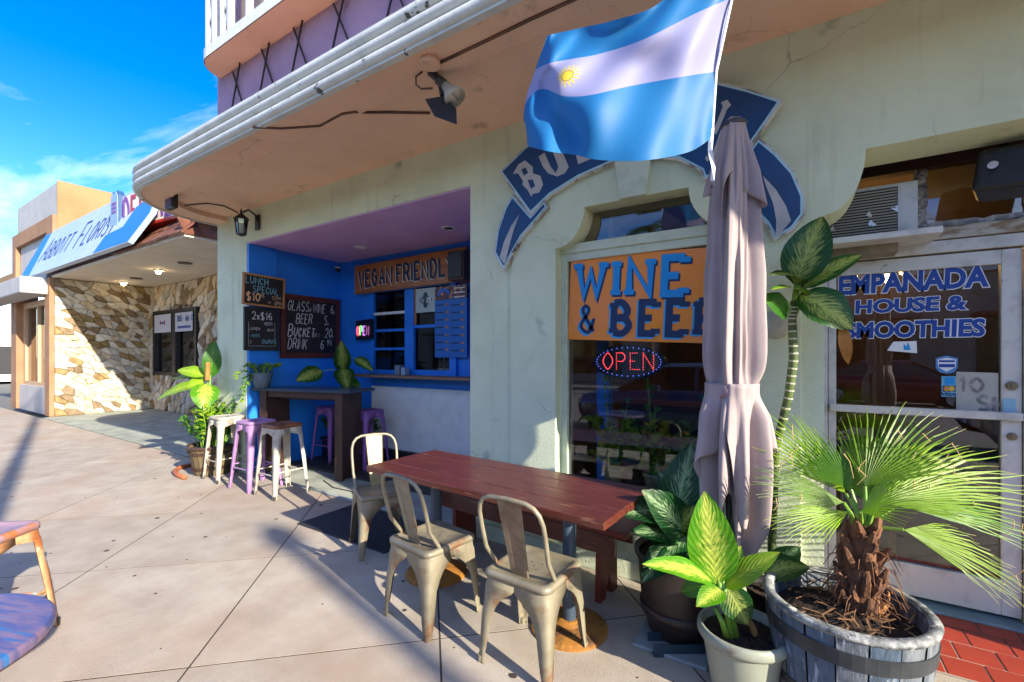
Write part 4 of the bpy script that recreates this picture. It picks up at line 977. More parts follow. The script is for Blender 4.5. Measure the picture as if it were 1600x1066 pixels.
# neighbour signs
fs = thing('florist_sign', 'long sloping blue and white florist fascia sign on the pent roof', 'sign', (-13.6, 3.2, 3.5))
up = Vector((0, .36, .93)).normalized()
ff = (Vector((-17.4, 3.06, 3.47)), Vector((1, 0, 0)), up)
plate('sign_board', [(0, 0), (7.5, 0), (7.9, .55), (7.75, .95), (6.6, 1.02), (6.6, 1.42), (0, 1.42)], [], .08, M('sign_pale_blue', '9db4cc', .5, 'aebfd0', .6), ff, fs)
ff2 = (ff[0] + Vector((1, 0, 0)).cross(up) * .044, ff[1], ff[2])
plate('blue_wedge', [(.02, .02), (.95, .02), (.62, 1.4), (.02, 1.4)], [], .004, M('sign_blue', '1673c4', .5), ff2, fs)
plate('blue_sweep', [(5.7, .02), (7.48, .02), (7.86, .55), (7.72, .92), (6.95, .92), (6.75, .45), (5.9, .4)], [], .004, M('sign_blue', '1673c4', .5), ff2, fs)
m_si = M('sign_ink', '173f86', .5)
write('lettering', 'A', ff2, 1.1, .4, .66, m_si, fs, wr=.62, sw=.08, slant=.12)
write('lettering', 'BBOTT', ff2, 1.62, .42, .5, m_si, fs, wr=.5, sw=.09, slant=.12, gap=.24)
write('lettering', 'F', ff2, 3.86, .4, .66, m_si, fs, wr=.55, sw=.08, slant=.12)
write('lettering', 'LORIST', ff2, 4.34, .42, .5, m_si, fs, wr=.5, sw=.09, slant=.12, gap=.24)
ds = thing('dental_sign', 'white dental box sign with purple letters and red underside', 'sign', (-10, 3.3, 4.1))
da = Vector((1.96, .18, 0)).normalized()
dfr = (Vector((-11.0, 3.28, 3.93)), da, Vector((0, 0, 1)))
plate('sign_box', [(0, 0), (2.5, 0), (2.5, .62), (0, .62)], [], .3, M('sign_white', 'dcdad6', .5), (dfr[0] + Vector((0, .15, 0)), dfr[1], dfr[2]), ds)
plate('red_base', [(0.2, -.05), (2.52, -.05), (2.52, 0), (.2, 0)], [], .34, M('sign_red', 'a8291f', .5), (dfr[0] + Vector((0, .15, 0)), dfr[1], dfr[2]), ds)
m_sp, m_sr = M('sign_purple', '7b3f98', .5), M('sign_crimson', '9c2a44', .5)
for i, ch in enumerate('DENTAL'):
    write('lettering', ch, dfr, .07 + i * .3, .06, .5, m_sr if i in (1, 2) else m_sp, ds, wr=.38, sw=.16, lift=.012)
th = thing('tooth_sign', 'blue tooth shaped sign plate left of the dental sign', 'sign', (-11.3, 3.3, 3.6))
tooth = [(0, .5), (.02, .95), (.12, 1.06), (.22, 1.02), (.32, 1.06), (.43, .95), (.44, .5), (.4, .02), (.31, 0), (.28, .3), (.22, .38), (.16, .3), (.12, 0), (.04, .02)]
tfr = (Vector((-11.52, 3.24, 3.66)), Vector((1, 0, 0)), Vector((0, 0, 1)))
plate('tooth_edge', tooth, [], .1, M('tooth_outline', '2c4f7c', .5), (tfr[0] + Vector((0, .06, 0)), tfr[1], tfr[2]), th)
plate('tooth_face', shrink(tooth, .025), [], .01, M('tooth_blue', '8aa9c4', .5), tfr, th)
for k in range(3): plate('tooth_line', [(.1, .62 + k * .08), (.34, .62 + k * .08), (.34, .67 + k * .08), (.1, .67 + k * .08)], [], .004, m_sp, (tfr[0] + Vector((0, -.008, 0)), tfr[1], tfr[2]), th)
for nm, lab, x0, x1 in (('window_poster', 'white dental poster, left of two at the top of the porch window', -14.8, -13.78), ('window_poster', 'white phone number poster, right of two at the top of the porch window', -13.52, -12.55)):
    t = thing(nm, lab, 'poster', (x0, 5.1, 2.0), 'posters in the porch window')
    plate('sheet', [(x0, 2.1), (x1, 2.1), (x1, 2.58), (x0, 2.58)], [], .006, M('poster_white', 'b8bcc4', .6), FACE(5.1), t)
    if x0 < -14:
        for q, mm in ((.35, m_sr), (.62, m_sr)): plate('mark', [(x0 + q, 2.3), (x0 + q + .06, 2.3), (x0 + q + .06, 2.42), (x0 + q, 2.42)], [], .002, mm, FACE(5.095), t)
        plate('mark', [(x0 + .43, 2.33), (x0 + .6, 2.33), (x0 + .6, 2.38), (x0 + .43, 2.38)], [], .002, m_si, FACE(5.095), t)
    else:
        write('lettering', '305-866-11', FACE(5.095), x0 + .12, 2.36, .14, m_si, t, wr=.5, sw=.2, gap=.2)
        plate('mark', [(x0 + .14, 2.18), (x1 - .1, 2.18), (x1 - .1, 2.24), (x0 + .14, 2.24)], [], .002, m_si, FACE(5.095), t)
# mailbox on the end of the cafe wall
mlb = thing('mail_box', 'blue grey metal mail box on the corner left of the green wall', 'mailbox', (-6.85, 3.1, 1.3))
MB().box(-7.06, -6.66, 3.05, 3.28, 1.25, 1.58).build('body', M('mailbox_blue', '39556b', .5, '304a5e', 6), mlb, bevel=.012)
MB().box(-7.04, -6.82, 3.042, 3.049, 1.27, 1.56).build('front_panel', M('mailbox_front', '3f6f90', .5), mlb)
MB().box(-7.02, -6.84, 3.036, 3.041, 1.47, 1.53).box(-6.97, -6.9, 3.036, 3.041, 1.4, 1.42).build('label_plate', m_white, mlb)
# ------------------------------------------------------------------ leaves
CAMP = Vector((0, 0, H))
def leaf_mesh(A, B, w, face, bend=.12, fold=.12, n=10, wave=.0, fat=.8, rnd=random):
    A, B, face = Vector(A), Vector(B), Vector(face)
    d = B - A; L = d.length; d.normalize()
    side = d.cross(face).normalized(); up = side.cross(d).normalized()
    v, f, uv = [], [], []
    cols = (-1, -.55, 0, .55, 1)
    ph = rnd.uniform(0, 6)
    for i in range(n + 1):
        u = i / n
        p = A + d * (L * u) + up * (bend * L * (4 * u * (1 - u)) * .5 + (-bend * L * u * u * .6))
        ww = w / 2 * max(.02, math.sin(math.pi * min(1, u ** fat * .985 + .012))) ** .75
        for c in cols:
            q = p + side * (c * ww) + up * (abs(c) * fold * ww + wave * w * math.sin(u * 17 + ph + c * 2) * abs(c))
            v.append(q); uv.append((u, .5 + c * .5))
    m_ = len(cols)
    f = [(i * m_ + j, i * m_ + j + 1, (i + 1) * m_ + j + 1, (i + 1) * m_ + j) for i in range(n) for j in range(m_ - 1)]
    return v, f, uv
def leaf(A, B, w, face, mat, parent, **k):
    v, f, uv = leaf_mesh(A, B, w, face, **k)
    return obj('leaf', v, f, mat, parent, True, uv)
m_dief = leaf_mat('dieffenbachia_leaf', '1f5212', 'a9b858', .85, 11, .50)
m_diefd = leaf_mat('dark_dieffenbachia_leaf', '12401a', '8fae7c', .75, 13, .58)
m_diefy = leaf_mat('lime_dieffenbachia_leaf', '47800f', 'b9c254', .8, 11, .52)
m_green = leaf_mat('plain_green_leaf', '2f6a14', '5f9428', .5, 6, .6)
m_lime = leaf_mat('lime_leaf', '6f9414', 'a9bb3a', .5, 6, .55)
m_pot = leaf_mat('pothos_leaf', '3a7022', '8aa84a', .5, 5, .62)
m_stem = M('green_stem', '5f8a2c', .5, '7fa03c', 6)
m_ring = M('ringed_cane', '53642f', .6, '2f3f22', 9, .4, .6)
m_dry = M('dry_leaf', 'a8783c', .8, '8a5c2c', 8)
m_soil = M('potting_soil', '1f1713', .95, '3a2a1e', 18, .45, .6, bump=.8, bsc=40)
def toward(p, upw=.5): q = (CAMP - Vector(p)); q.z = 0; return (q.normalized() * (1 - upw) + Vector((0, 0, upw))).normalized()
def plant(t, specs, d0, mat_default, pet=True):
    """specs: (u0, v0, u1, v1, width px, depth at tip minus depth at base, up weight, material)"""
    for sp_ in specs:
        u0, v0, u1, v1, wp, dd, uw, mt_ = sp_
        A, B = at(u0, v0, d0), at(u1, v1, d0 + dd)
        leaf(A, B, wp * d0 / F, toward((A + B) / 2, uw), mt_ or mat_default, t, bend=.12, fold=.16, wave=.02)
# --- big half barrel with fan palm
BC = Vector((.17, 2.31, 0))
bar = thing('barrel_planter', 'weathered grey half barrel planter with dark hoops by the glass door', 'planter', BC)
m_stave = M('weathered_stave', '6f767c', .75, '4a535c', 6, .4, .62, stretch=(6, 6, 1.2), col3='a9adae', sc3=5, lo3=.58, hi3=.68, bump=.4, bsc=24)
m_staveb = M('blue_grey_stave', '4d5f72', .75, '3a4856', 6, .4, .62, stretch=(6, 6, 1.2), col3='93a0aa', sc3=5, lo3=.58, hi3=.68, bump=.4, bsc=24)
m_hoop = M('hoop_steel', '23282c', .6, '34393d', 8, col3='5a4a3c', sc3=7, lo3=.62, hi3=.68)
NS, BH = 18, .47
def brad(z): return .232 + .055 * (z / BH) ** .8
for k in range(NS):
    a0, a1 = 2 * math.pi * (k + .03) / NS, 2 * math.pi * (k + .97) / NS
    rows = []
    for zi in range(6):
        z = BH * zi / 5
        r = brad(z) + (.003 if k % 3 else 0)
        rows.append([BC + Vector(((r) * math.cos(a), r * math.sin(a), z)) for a in (a0, a0 + .04, (a0 + a1) / 2, a1 - .04, a1)])
    inn = [[BC + Vector(((brad(z) - .03) * math.cos(a), (brad(z) - .03) * math.sin(a), z)) for a in (a0, a0 + .04, (a0 + a1) / 2, a1 - .04, a1)] for z in (BH, BH * .7)]
    MB().grid(rows + inn).build('stave', m_staveb if k in (11, 12, 14, 3, 7) else m_stave, bar)
for z0, z1 in ((.03, .08), (.16, .2), (.36, .42)):
    MB().grid([[BC + Vector(((brad(z) + e) * math.cos(2 * math.pi * j / 48), (brad(z) + e) * math.sin(2 * math.pi * j / 48), z)) for j in range(49)] for z, e in ((z0, .003), (z0, .007), (z1, .007), (z1, .003))]).build('hoop', m_hoop, bar)
    MB().lathe((0, 0, 0), [(.005, 0), (.003, .003)], 8)
MB().grid([[BC + Vector((r * math.cos(2 * math.pi * j / 48), r * math.sin(2 * math.pi * j / 48), z)) for j in range(49)] for r, z in ((.28, BH - .004), (.294, BH - .002), (.298, BH + .012), (.288, BH + .022), (.263, BH + .022), (.256, BH + .01))]).build('rim', M('pale_barrel_rim', '8f9290', .75, '4d5254', 11, .42, .58, bump=.6, bsc=30, col3='b9b9b2', sc3=14, lo3=.56, hi3=.62), bar, smooth=True)
rows = []
for i in range(9):
    r = .256 * i / 8
    rows.append([BC + Vector((r * math.cos(2 * math.pi * j / 36), r * math.sin(2 * math.pi * j / 36), .41 + .035 * (1 - i / 8) + .014 * math.sin(j * 2.7 + i * 3.1) * (i < 8))) for j in range(37)])
MB().grid(rows).build('soil', m_soil, bar, smooth=True)
lt = MB()
for k in range(90):
    a, r = random.uniform(0, 6.28), .235 * math.sqrt(random.random())
    p = BC + Vector((r * math.cos(a), r * math.sin(a), .445 + random.uniform(0, .012))); q = random.uniform(0, 6.28); L = random.uniform(.02, .09)
    d = Vector((math.cos(q), math.sin(q), random.uniform(-.1, .25))) * L
    lt.bar(p, p + d, random.uniform(.002, .008), .002)
lt.build('leaf_litter', M('dry_litter', '8a6540', .9, '5c3f28', 14), bar, kind='stuff')
PC = at(1343, 955, 1.88); PC.z = .42
palm = thing('fan_palm', 'young fan palm with shaggy brown trunk in the half barrel', 'palm', PC)
m_fib = M('palm_fibre', '7a5236', .9, '543623', 9, .4, .6, stretch=(3, 3, 1), bump=.6, bsc=30, col3='a8733f', sc3=6, lo3=.6, hi3=.68)
TT = at(1348, 822, 1.88)
tk = []
for k in range(9):
    t = k / 8; p = PC.lerp(TT, t)
    tk.append((p, .07 - .025 * t))
MB().tube([p for p, r in tk], [r for p, r in tk], 14).build('trunk', m_fib, palm, smooth=True)
for k in range(46):                                  # old leaf bases
    t = random.uniform(.05, .98); a = random.uniform(0, 6.28); p = PC.lerp(TT, t)
    o_ = Vector((math.cos(a), math.sin(a), 0)); r = .07 - .025 * t
    b0 = p + o_ * r * .85; b1 = b0 + o_ * random.uniform(.01, .05) + Vector((0, 0, random.uniform(.03, .10)))
    MB().tube([b0, (b0 + b1) / 2 + o_ * .008, b1], [.022, .017, .006], 6).build('leaf_base', m_fib, palm)
fb_ = MB()
for k in range(90):
    t = random.uniform(0, .8); a = random.uniform(0, 6.28); p = PC.lerp(TT, t); o_ = Vector((math.cos(a), math.sin(a), 0))
    r = .07 - .025 * t; b0 = p + o_ * r; L = random.uniform(.05, .14)
    fb_.tube([b0, b0 + o_ * L * .5 + Vector((0, 0, -.2 * L)), b0 + o_ * L * .75 + Vector((0, 0, -.75 * L))], [.003, .002, .001], 4, False)
fb_.build('trunk_fibres', m_fib, palm, kind='stuff')
def palm_mat(name, c1, c2, tip):
    m = leaf_mat(name, c1, c2, .55, 1, .52); return m
m_pal = [leaf_mat('palm_leaf_a', '4f8410', '93ae24', .5, .01, .5, .95, 'b99c64'), leaf_mat('palm_leaf_b', '6a9812', 'a9bc2e', .5, .01, .5, .94, 'c0a468'), leaf_mat('palm_leaf_c', '3a7012', '6f9a24', .5, .01, .5, .96, 'a98c58')]
def fan(hub, tip, normal, L, spread, nseg, mat, droop=.12, seed=1):
    rr = random.Random(seed)
    d = (tip - hub).normalized(); nrm = (normal - d * normal.dot(d)).normalized(); sd = d.cross(nrm)
    v, f, uv = [], [], []
    for k in range(nseg):
        a = R(spread) * (2 * k / (nseg - 1) - 1)
        dr = (d * math.cos(a) + sd * math.sin(a)); cr = nrm.cross(dr).normalized()
        ln = L * (1 - .28 * abs(2 * k / (nseg - 1) - 1) ** 2) * rr.uniform(.88, 1.05)
        w = .5 * 2 * R(spread) / nseg * ln * .44
        tw = rr.uniform(-.2, .2)
        b = len(v)
        for i in range(9):
            u = i / 8
            p = hub + dr * (ln * u) + nrm * (-droop * ln * u * u * rr.uniform(.8, 1.3)) + Vector((0, 0, -ln * .16 * max(0, u - .55) ** 1.5 * (1 + 2 * abs(tw)))) + cr * (tw * ln * .25 * max(0, u - .4) ** 2)
            ww = w * (u / .5 if u < .5 else max(.03, (1 - u) / .5) ** .8) * 1.05 if u < 1 else .0008
            fl = .45 * ww
            for c, z in ((-1, -fl), (0, fl * .4), (1, -fl)):
                v.append(p + cr * (c * ww) + nrm * z); uv.append((u, .5 + .5 * c * .9))
        for i in range(8):
            for j in range(2): f.append((b + i * 3 + j, b + i * 3 + j + 1, b + (i + 1) * 3 + j + 1, b + (i + 1) * 3 + j))
    return v, f, uv
crown = TT + Vector((0, 0, .0))
# hub px, tip px, depth of hub, depth of tip, length px factor, spread, segments
FANS = [((1352, 760), (1425, 632), 1.9, 1.95, 46, 24, 0), ((1385, 770), (1520, 672), 1.95, 2.1, 42, 24, 1), ((1375, 785), (1560, 742), 1.85, 1.8, 36, 22, 1), ((1330, 765), (1258, 672), 1.95, 2.1, 44, 22, 2),
        ((1322, 772), (1205, 645), 2.0, 2.18, 30, 18, 1), ((1318, 785), (1192, 742), 1.88, 1.9, 36, 22, 0), ((1325, 800), (1222, 812), 1.8, 1.72, 26, 16, 1), ((1412, 828), (1590, 880), 1.78, 1.70, 34, 24, 1),
        ((1350, 780), (1330, 690), 2.05, 2.25, 50, 22, 2), ((1345, 800), (1425, 745), 1.78, 1.62, 44, 24, 0), ((1400, 790), (1600, 790), 1.95, 2.05, 22, 14, 2)]
for k, (h_, t_, dh, dt, spd, ns_, mi) in enumerate(FANS):
    hub, tip = at(h_[0], h_[1], dh), at(t_[0], t_[1], dt)
    nr = (toward(hub, .62))
    v, f, uv = fan(hub, tip, nr, (tip - hub).length * 1.1, spd, ns_, None, .10, k + 3)
    fo = obj('frond', v, f, m_pal[mi], palm, False, uv)
    base = crown + Vector((random.uniform(-.02, .02), random.uniform(-.02, .02), -.04))
    MB().tube([base, base.lerp(hub, .5) + Vector((0, 0, .02)), hub], [.011, .008, .006], 6).build('leaf_stalk', m_stem, fo)
dry = MB()
for k in range(24):                                   # withered threads
    h_, t_ = FANS[k % len(FANS)][:2]; u = random.uniform(.6, 1.0)
    p = at(h_[0] + (t_[0] - h_[0]) * u + random.uniform(-40, 40), h_[1] + (t_[1] - h_[1]) * u + random.uniform(-10, 30), 1.85)
    dry.tube([p, p + Vector((random.uniform(-.03, .03), 0, -.03)), p + Vector((random.uniform(-.05, .05), 0, -random.uniform(.05, .1)))], [.0018, .0015, .0008], 4, False)
dry.build('withered_threads', M('straw', 'b99a6c', .9), palm, kind='stuff')
# --- small grey green pot in front
def round_pot(name, label, c, prof, mat, rim=None, soilz=None, soilr=None, cat='pot', bands=()):
    c = Vector(c); t = thing(name, label, cat, c)
    MB().lathe(c, prof, 40, True, False).build('pot_wall', mat, t, smooth=True)
    if rim: MB().lathe(c, rim, 40, False, False).build('rim', mat, t, smooth=True)
    for pr in bands: MB().lathe(c, pr, 40, False, False).build('band', mat, t, smooth=True)
    rows = [[c + Vector((soilr * i / 5 * math.cos(2 * math.pi * j / 28), soilr * i / 5 * math.sin(2 * math.pi * j / 28), soilz + .012 * math.sin(j * 2.1 + i * 2.3) * (i < 5))) for j in range(29)] for i in range(6)]
    MB().grid(rows).build('soil', m_soil, t, smooth=True)
    return t
SP = at(1160, 1000, 1.97); SP.z = 0
round_pot('plant_pot', 'pale grey green plastic pot at the bottom edge, smallest of the front pots', SP, [(.115, 0), (.12, .01), (.162, .25), (.163, .262)], M('grey_green_plastic', '8b9182', .5, '7c8274', 5, .45, .7, col3='6a5f50', sc3=7, lo3=.62, hi3=.74), [(.163, .262), (.178, .262), (.185, .275), (.184, .3), (.176, .312), (.166, .31), (.158, .26)], .27, .16)
pl = thing('dieffenbachia_plant', 'bright lime leaved dieffenbachia in the small grey green pot', 'plant', SP + Vector((0, 0, .27)))
for a, b in (((1142, 988), (1122, 905)), ((1150, 985), (1132, 915)), ((1135, 985), (1118, 950)), ((1142, 990), (1128, 900))):
    A, B = at(a[0], a[1] + 10, 1.95), at(b[0], b[1], 1.95)
    MB().tube([A, A.lerp(B, .5) + Vector((.006, 0, 0)), B], [.014, .012, .009], 8).build('stem', m_stem, pl, smooth=True)
MB().tube([at(1182, 1003, 1.97), at(1178, 985, 1.97), at(1170, 968, 1.97)], [.014, .016, .012], 8).build('cut_stub', m_dry, pl, smooth=True)
plant(pl, [(1120, 912, 1102, 772, 72, -.02, .3, m_diefy), (1112, 908, 1010, 876, 40, -.12, .6, m_diefy), (1132, 918, 1215, 862, 36, -.1, .5, m_lime), (1134, 915, 1170, 978, 48, -.06, .4, m_dief), (1108, 912, 1062, 925, 30, .1, .4, m_green),
            (1124, 905, 1098, 830, 34, .12, .3, m_lime), (1128, 920, 1090, 945, 34, -.1, .5, m_diefy), (1120, 905, 1160, 850, 34, .14, .35, m_dief), (1125, 915, 1150, 880, 26, .1, .4, m_green)], 1.95, m_diefy)
# --- black pot with dark dieffenbachia
BP = at(1062, 985, 2.42); BP.z = .022
round_pot('black_pot', 'large brown black plastic pot between the bench and the umbrella', BP, [(.16, 0), (.165, .01), (.2, .17), (.215, .33), (.222, .40)], M('brown_black_plastic', '241d1b', .45, '2e2624', 7), [(.222, .40), (.235, .4), (.237, .425), (.228, .43), (.21, .41)], .38, .212, bands=([(.19, .1), (.203, .105), (.208, .15), (.198, .155)],))
pl = thing('dieffenbachia_plant', 'dark green feathered dieffenbachia in the large black pot', 'plant', BP + Vector((0, 0, .38)))
for k in range(5):
    A = BP + Vector((random.uniform(-.06, .06), random.uniform(-.06, .06), .37)); B = at(1050 + random.uniform(-18, 22), 820 + random.uniform(-15, 20), 2.4)
    MB().tube([A, (A + B) / 2, B], [.014, .012, .008], 8).build('stem', m_stem, pl, smooth=True)
plant(pl, [(1052, 815, 1082, 692, 62, .02, .25, m_diefd), (1045, 800, 972, 800, 50, -.12, .5, m_diefd), (1070, 835, 1010, 768, 62, -.14, .45, m_diefd), (1058, 845, 990, 828, 40, -.2, .55, m_diefd), (1075, 840, 1008, 882, 44, -.2, .5, m_diefd),
            (1060, 830, 1090, 790, 40, -.1, .4, m_dief), (1060, 850, 1004, 905, 46, -.22, .5, m_diefd), (1080, 860, 1035, 872, 40, -.2, .6, m_diefd), (1070, 810, 1030, 735, 44, .1, .3, m_diefd), (1085, 830, 1120, 800, 40, .1, .4, m_diefd)], 2.38, m_diefd)
leaf(at(1195, 900, 2.1), at(1262, 880, 2.05), .14, toward(at(1230, 890, 2.1), .6), m_dief, palm, bend=.3)
leaf(at(1200, 905, 2.12), at(1250, 850, 2.2), .12, toward(at(1230, 890, 2.1), .5), m_diefd, palm, bend=.2)
# --- tall cane dieffenbachia against the wall
TP = PY(1208, 940, 2.78); TP.z = 0
round_pot('nursery_pot', 'black nursery pot at the wall behind the fan palm', TP, [(.1, 0), (.13, .24)], m_black, [(.13, .24), (.138, .245), (.136, .255), (.12, .24)], .22, .125)
pl = thing('dieffenbachia_plant', 'tall cane dieffenbachia with big feathered leaves between umbrella and door', 'plant', TP + Vector((0, 0, .22)))
cp = [TP + Vector((0, 0, .2)), PY(1206, 850, 2.78), PY(1212, 700, 2.76), PY(1232, 620, 2.74), PY(1240, 560, 2.73), PY(1238, 500, 2.73), PY(1240, 470, 2.72)]
MB().tube(cp, [.022, .021, .02, .021, .022, .02, .014], 10).build('cane', m_ring, pl, smooth=True)
for k in range(24):
    t = .25 + k / 24 * 4.6; i = int(t) + 1
    if i + 1 >= len(cp): break
    c = cp[i].lerp(cp[i + 1], t - int(t)); d = (cp[i + 1] - cp[i]).normalized()
    MB().tube([c - d * .004, c + d * .004], .0235, 10).build('cane_ring', M('pale_cane_ring', 'a9ad94', .7), pl)
D0 = 2.3
for b in ((1250, 440), (1258, 450), (1228, 470), (1262, 462), (1246, 430)):
    A, B = cp[-2], at(b[0], b[1], D0)
    MB().tube([A, (A + B) / 2 + Vector((0, 0, .02)), B], [.014, .011, .007], 8).build('leaf_stalk', m_stem, pl, smooth=True)
plant(pl, [(1243, 445, 1284, 336, 66, -.05, .25, m_dief), (1250, 440, 1270, 372, 60, .06, .3, m_diefy), (1254, 450, 1347, 394, 40, -.08, .4, m_dief), (1258, 442, 1205, 424, 30, -.12, .5, m_dief), (1262, 462, 1208, 446, 30, -.15, .6, m_diefy),
            (1250, 460, 1334, 512, 66, -.14, .45, m_dief), (1230, 492, 1192, 462, 44, -.05, .4, m_green), (1250, 452, 1300, 420, 34, .1, .5, m_diefd)], D0, m_dief)
A, B = at(1316, 506, 2.22), at(1326, 572, 2.24)
o = leaf(A, B, .055, toward(A, .1), m_dry, pl, bend=.3, wave=.12); o.name = 'withered_leaf'
MB().box(0, 0, 0, 0, 0, 0)
# wall lamp shade behind that plant
wl_ = thing('wall_bulkhead_lamp', 'round bulkhead wall lamp behind the tall cane plant', 'lamp', PY(1212, 508, 2.98))
MB().lathe((0, 0, 0), [(.08, 0), (.08, .02), (.065, .05), (.03, .065)], 24).build('shade', M('milky_glass', 'a8aca4', .4), None).parent = wl_
wl_.children[0].rotation_euler = (R(90), 0, 0)
cg = MB()
for a in range(4):
    cg.tube([Vector((.075 * math.cos(a * math.pi / 4) * s, .075 * math.sin(a * math.pi / 4) * s, .055 if abs(s) < .6 else .015)) for s in (-1, -.5, 0, .5, 1)], .003, 6)
o = cg.build('wire_guard', m_black, None); o.parent = wl_; o.rotation_euler = (R(90), 0, 0)
# --- slatted basket planter by the stools
KP = Vector((-6.28, 2.78, 0))
bk = thing('slatted_planter', 'wooden slatted round planter left of the bar stools', 'planter', KP)
for k in range(20):
    a = 2 * math.pi * k / 20; d = Vector((math.cos(a), math.sin(a), 0)); s_ = Vector((-d.y, d.x, 0))
    mb = MB(); mb.grid([[KP + d * r + s_ * (w * c) + Vector((0, 0, z)) for c in (-1, 1)] for r, z, w in ((.2, .01, .029), (.27, .36, .04), (.258, .36, .04), (.188, .01, .029))])
    mb.build('slat', M('olive_wood', '6e5f44', .75, '574a34', 8, stretch=(5, 5, 1)), bk)
for z, r in ((.08, .225), (.27, .262)): MB().lathe(KP, [(r, z), (r + .006, z), (r + .01, z + .03), (r, z + .03)], 32, False, False).build('band', m_barleg, bk)
MB().lathe(KP, [(.25, .33), (.285, .335), (.29, .36), (.28, .375), (.255, .365)], 36, False, False).build('rim', m_barleg, bk)
MB().lathe(KP + Vector((0, 0, .33)), [(.25, 0), (.02, .02)], 24, False, True).build('soil', m_soil, bk)
saucer = MB(); hp = [at(305, 700, 5.75), at(285, 712, 5.8), Vector((-6.75, 2.6, .03)), Vector((-6.6, 2.48, .022)), Vector((-6.4, 2.46, .022)), Vector((-6.15, 2.5, .022))]
o = MB().tube([Vector((-6.85, 2.78, .028)), Vector((-6.82, 2.62, .028)), Vector((-6.66, 2.5, .028)), Vector((-6.45, 2.45, .028)), Vector((-6.2, 2.44, .028))], .026, 10).build('saucer', M('terracotta_orange', 'a85c3a', .6), None, smooth=True)  # curved tube stands in for an orange ring saucer
tag(o, 'rust orange ring hose on the ground at the slatted planter', 'saucer')
pl = thing('leafy_plant', 'bushy lime green plant with long feathered leaves in the slatted planter', 'plant', KP + Vector((0, 0, .34)))
def frond(base, tip, n, lw, ll, mat, parent, arch_=.1, seed=0, name='leafy_stem'):
    rr = random.Random(seed); v, f, uv = [], [], []
    side0 = (tip - base).cross(Vector((0, 0, 1))).normalized() if abs((tip - base).normalized().z) < .98 else Vector((1, 0, 0))
    for k in range(n):
        t = .22 + .78 * k / (n - 1)
        p = base.lerp(tip, t) + Vector((0, 0, arch_ * math.sin(t * math.pi) * .5))
        d = (tip - base).normalized(); a = rr.uniform(0, 6.28)
        sd = (side0 * math.cos(a) + d.cross(side0) * math.sin(a)) if seed % 2 else side0 * (1 if k % 2 else -1) + d.cross(side0) * rr.uniform(-.5, .5)
        e = p + (sd * .8 + d * .55 + Vector((0, 0, rr.uniform(-.15, .3)))).normalized() * ll * rr.uniform(.7, 1.15)
        vv, ff, uu = leaf_mesh(p, e, lw * rr.uniform(.8, 1.15), Vector((rr.uniform(-.6, .6), rr.uniform(-.9, .1), .8)), n=5, bend=.15, fold=.2)
        b = len(v); v += vv; uv += uu; f += [tuple(i + b for i in q) for q in ff]
    o = obj(name, v, f, mat, parent, True, uv)
    MB().tube([base, base.lerp(tip, .5) + Vector((0, 0, arch_ * .5)), tip], [.009, .007, .003], 6).build('stalk', m_stem, o)
    return o
for k in range(34):
    a = random.uniform(0, 6.28); r = random.uniform(.02, .2)
    b = KP + Vector((r * math.cos(a), r * math.sin(a), .34)); h_ = random.uniform(.18, .62)
    ou = random.uniform(.05, .22) * (1.3 - h_)
    frond(b, b + Vector((math.cos(a) * ou * 1.2, math.sin(a) * ou, h_)), 11, .05, .1, (m_lime, m_green, m_lime, m_pot)[k % 4], pl, seed=k)
KD = 5.75
for b in ((322, 600), (326, 580), (330, 570), (318, 610)):
    MB().tube([KP + Vector((0, 0, .34)), at(b[0] - 6, 660, KD), at(b[0], b[1], KD)], [.016, .013, .008], 8).build('cane', m_stem, pl)
plant(pl, [(318, 600, 242, 622, 26, -.1, .6, m_lime), (320, 592, 262, 590, 18, .2, .5, m_diefy), (322, 588, 276, 576, 22, .05, .4, m_lime), (322, 600, 318, 640, 38, -.2, .3, m_diefy), (329, 590, 334, 532, 26, 0, .15, m_green),
            (332, 585, 328, 545, 18, .05, .2, m_diefd), (320, 596, 290, 605, 22, -.1, .5, m_lime)], KD, m_lime)
MB().tube([at(324, 594, KD - .05), at(325, 566, KD - .05)], [.03, .026], 8).build('dry_sheath', m_dry, pl)
# --- hanging pot of pothos on the bar
QP = Vector((-5.72, 3.1, 1.086))
round_pot('flower_pot', 'blue grey flower pot on the left end of the bar table', QP, [(.085, 0), (.12, .17)], M('blue_grey_glaze', '5f7388', .4, '52667a', 5), [(.12, .17), (.128, .172), (.128, .19), (.112, .185)], .16, .11)
pl = thing('pothos_plant', 'trailing pothos spilling from the blue grey flower pot', 'plant', QP + Vector((0, 0, .16)))
for k in range(9):
    a = random.uniform(0, 6.28); b = QP + Vector((.06 * math.cos(a), .06 * math.sin(a), .17))
    frond(b, b + Vector((.16 * math.cos(a) + .04, .12 * math.sin(a), .1)), 6, .055, .075, m_lime if k % 2 else m_pot, pl, seed=k * 2)
for k, (u1, v1) in enumerate(((372, 640), (378, 610), (368, 590), (380, 625))):
    A = QP + Vector((-.1, -.08, .18)); B = at(u1, v1, 5.35)
    frond(A, B, 9, .05, .06, m_pot if k % 2 else m_lime, pl, seed=40 + k, arch_=.12)
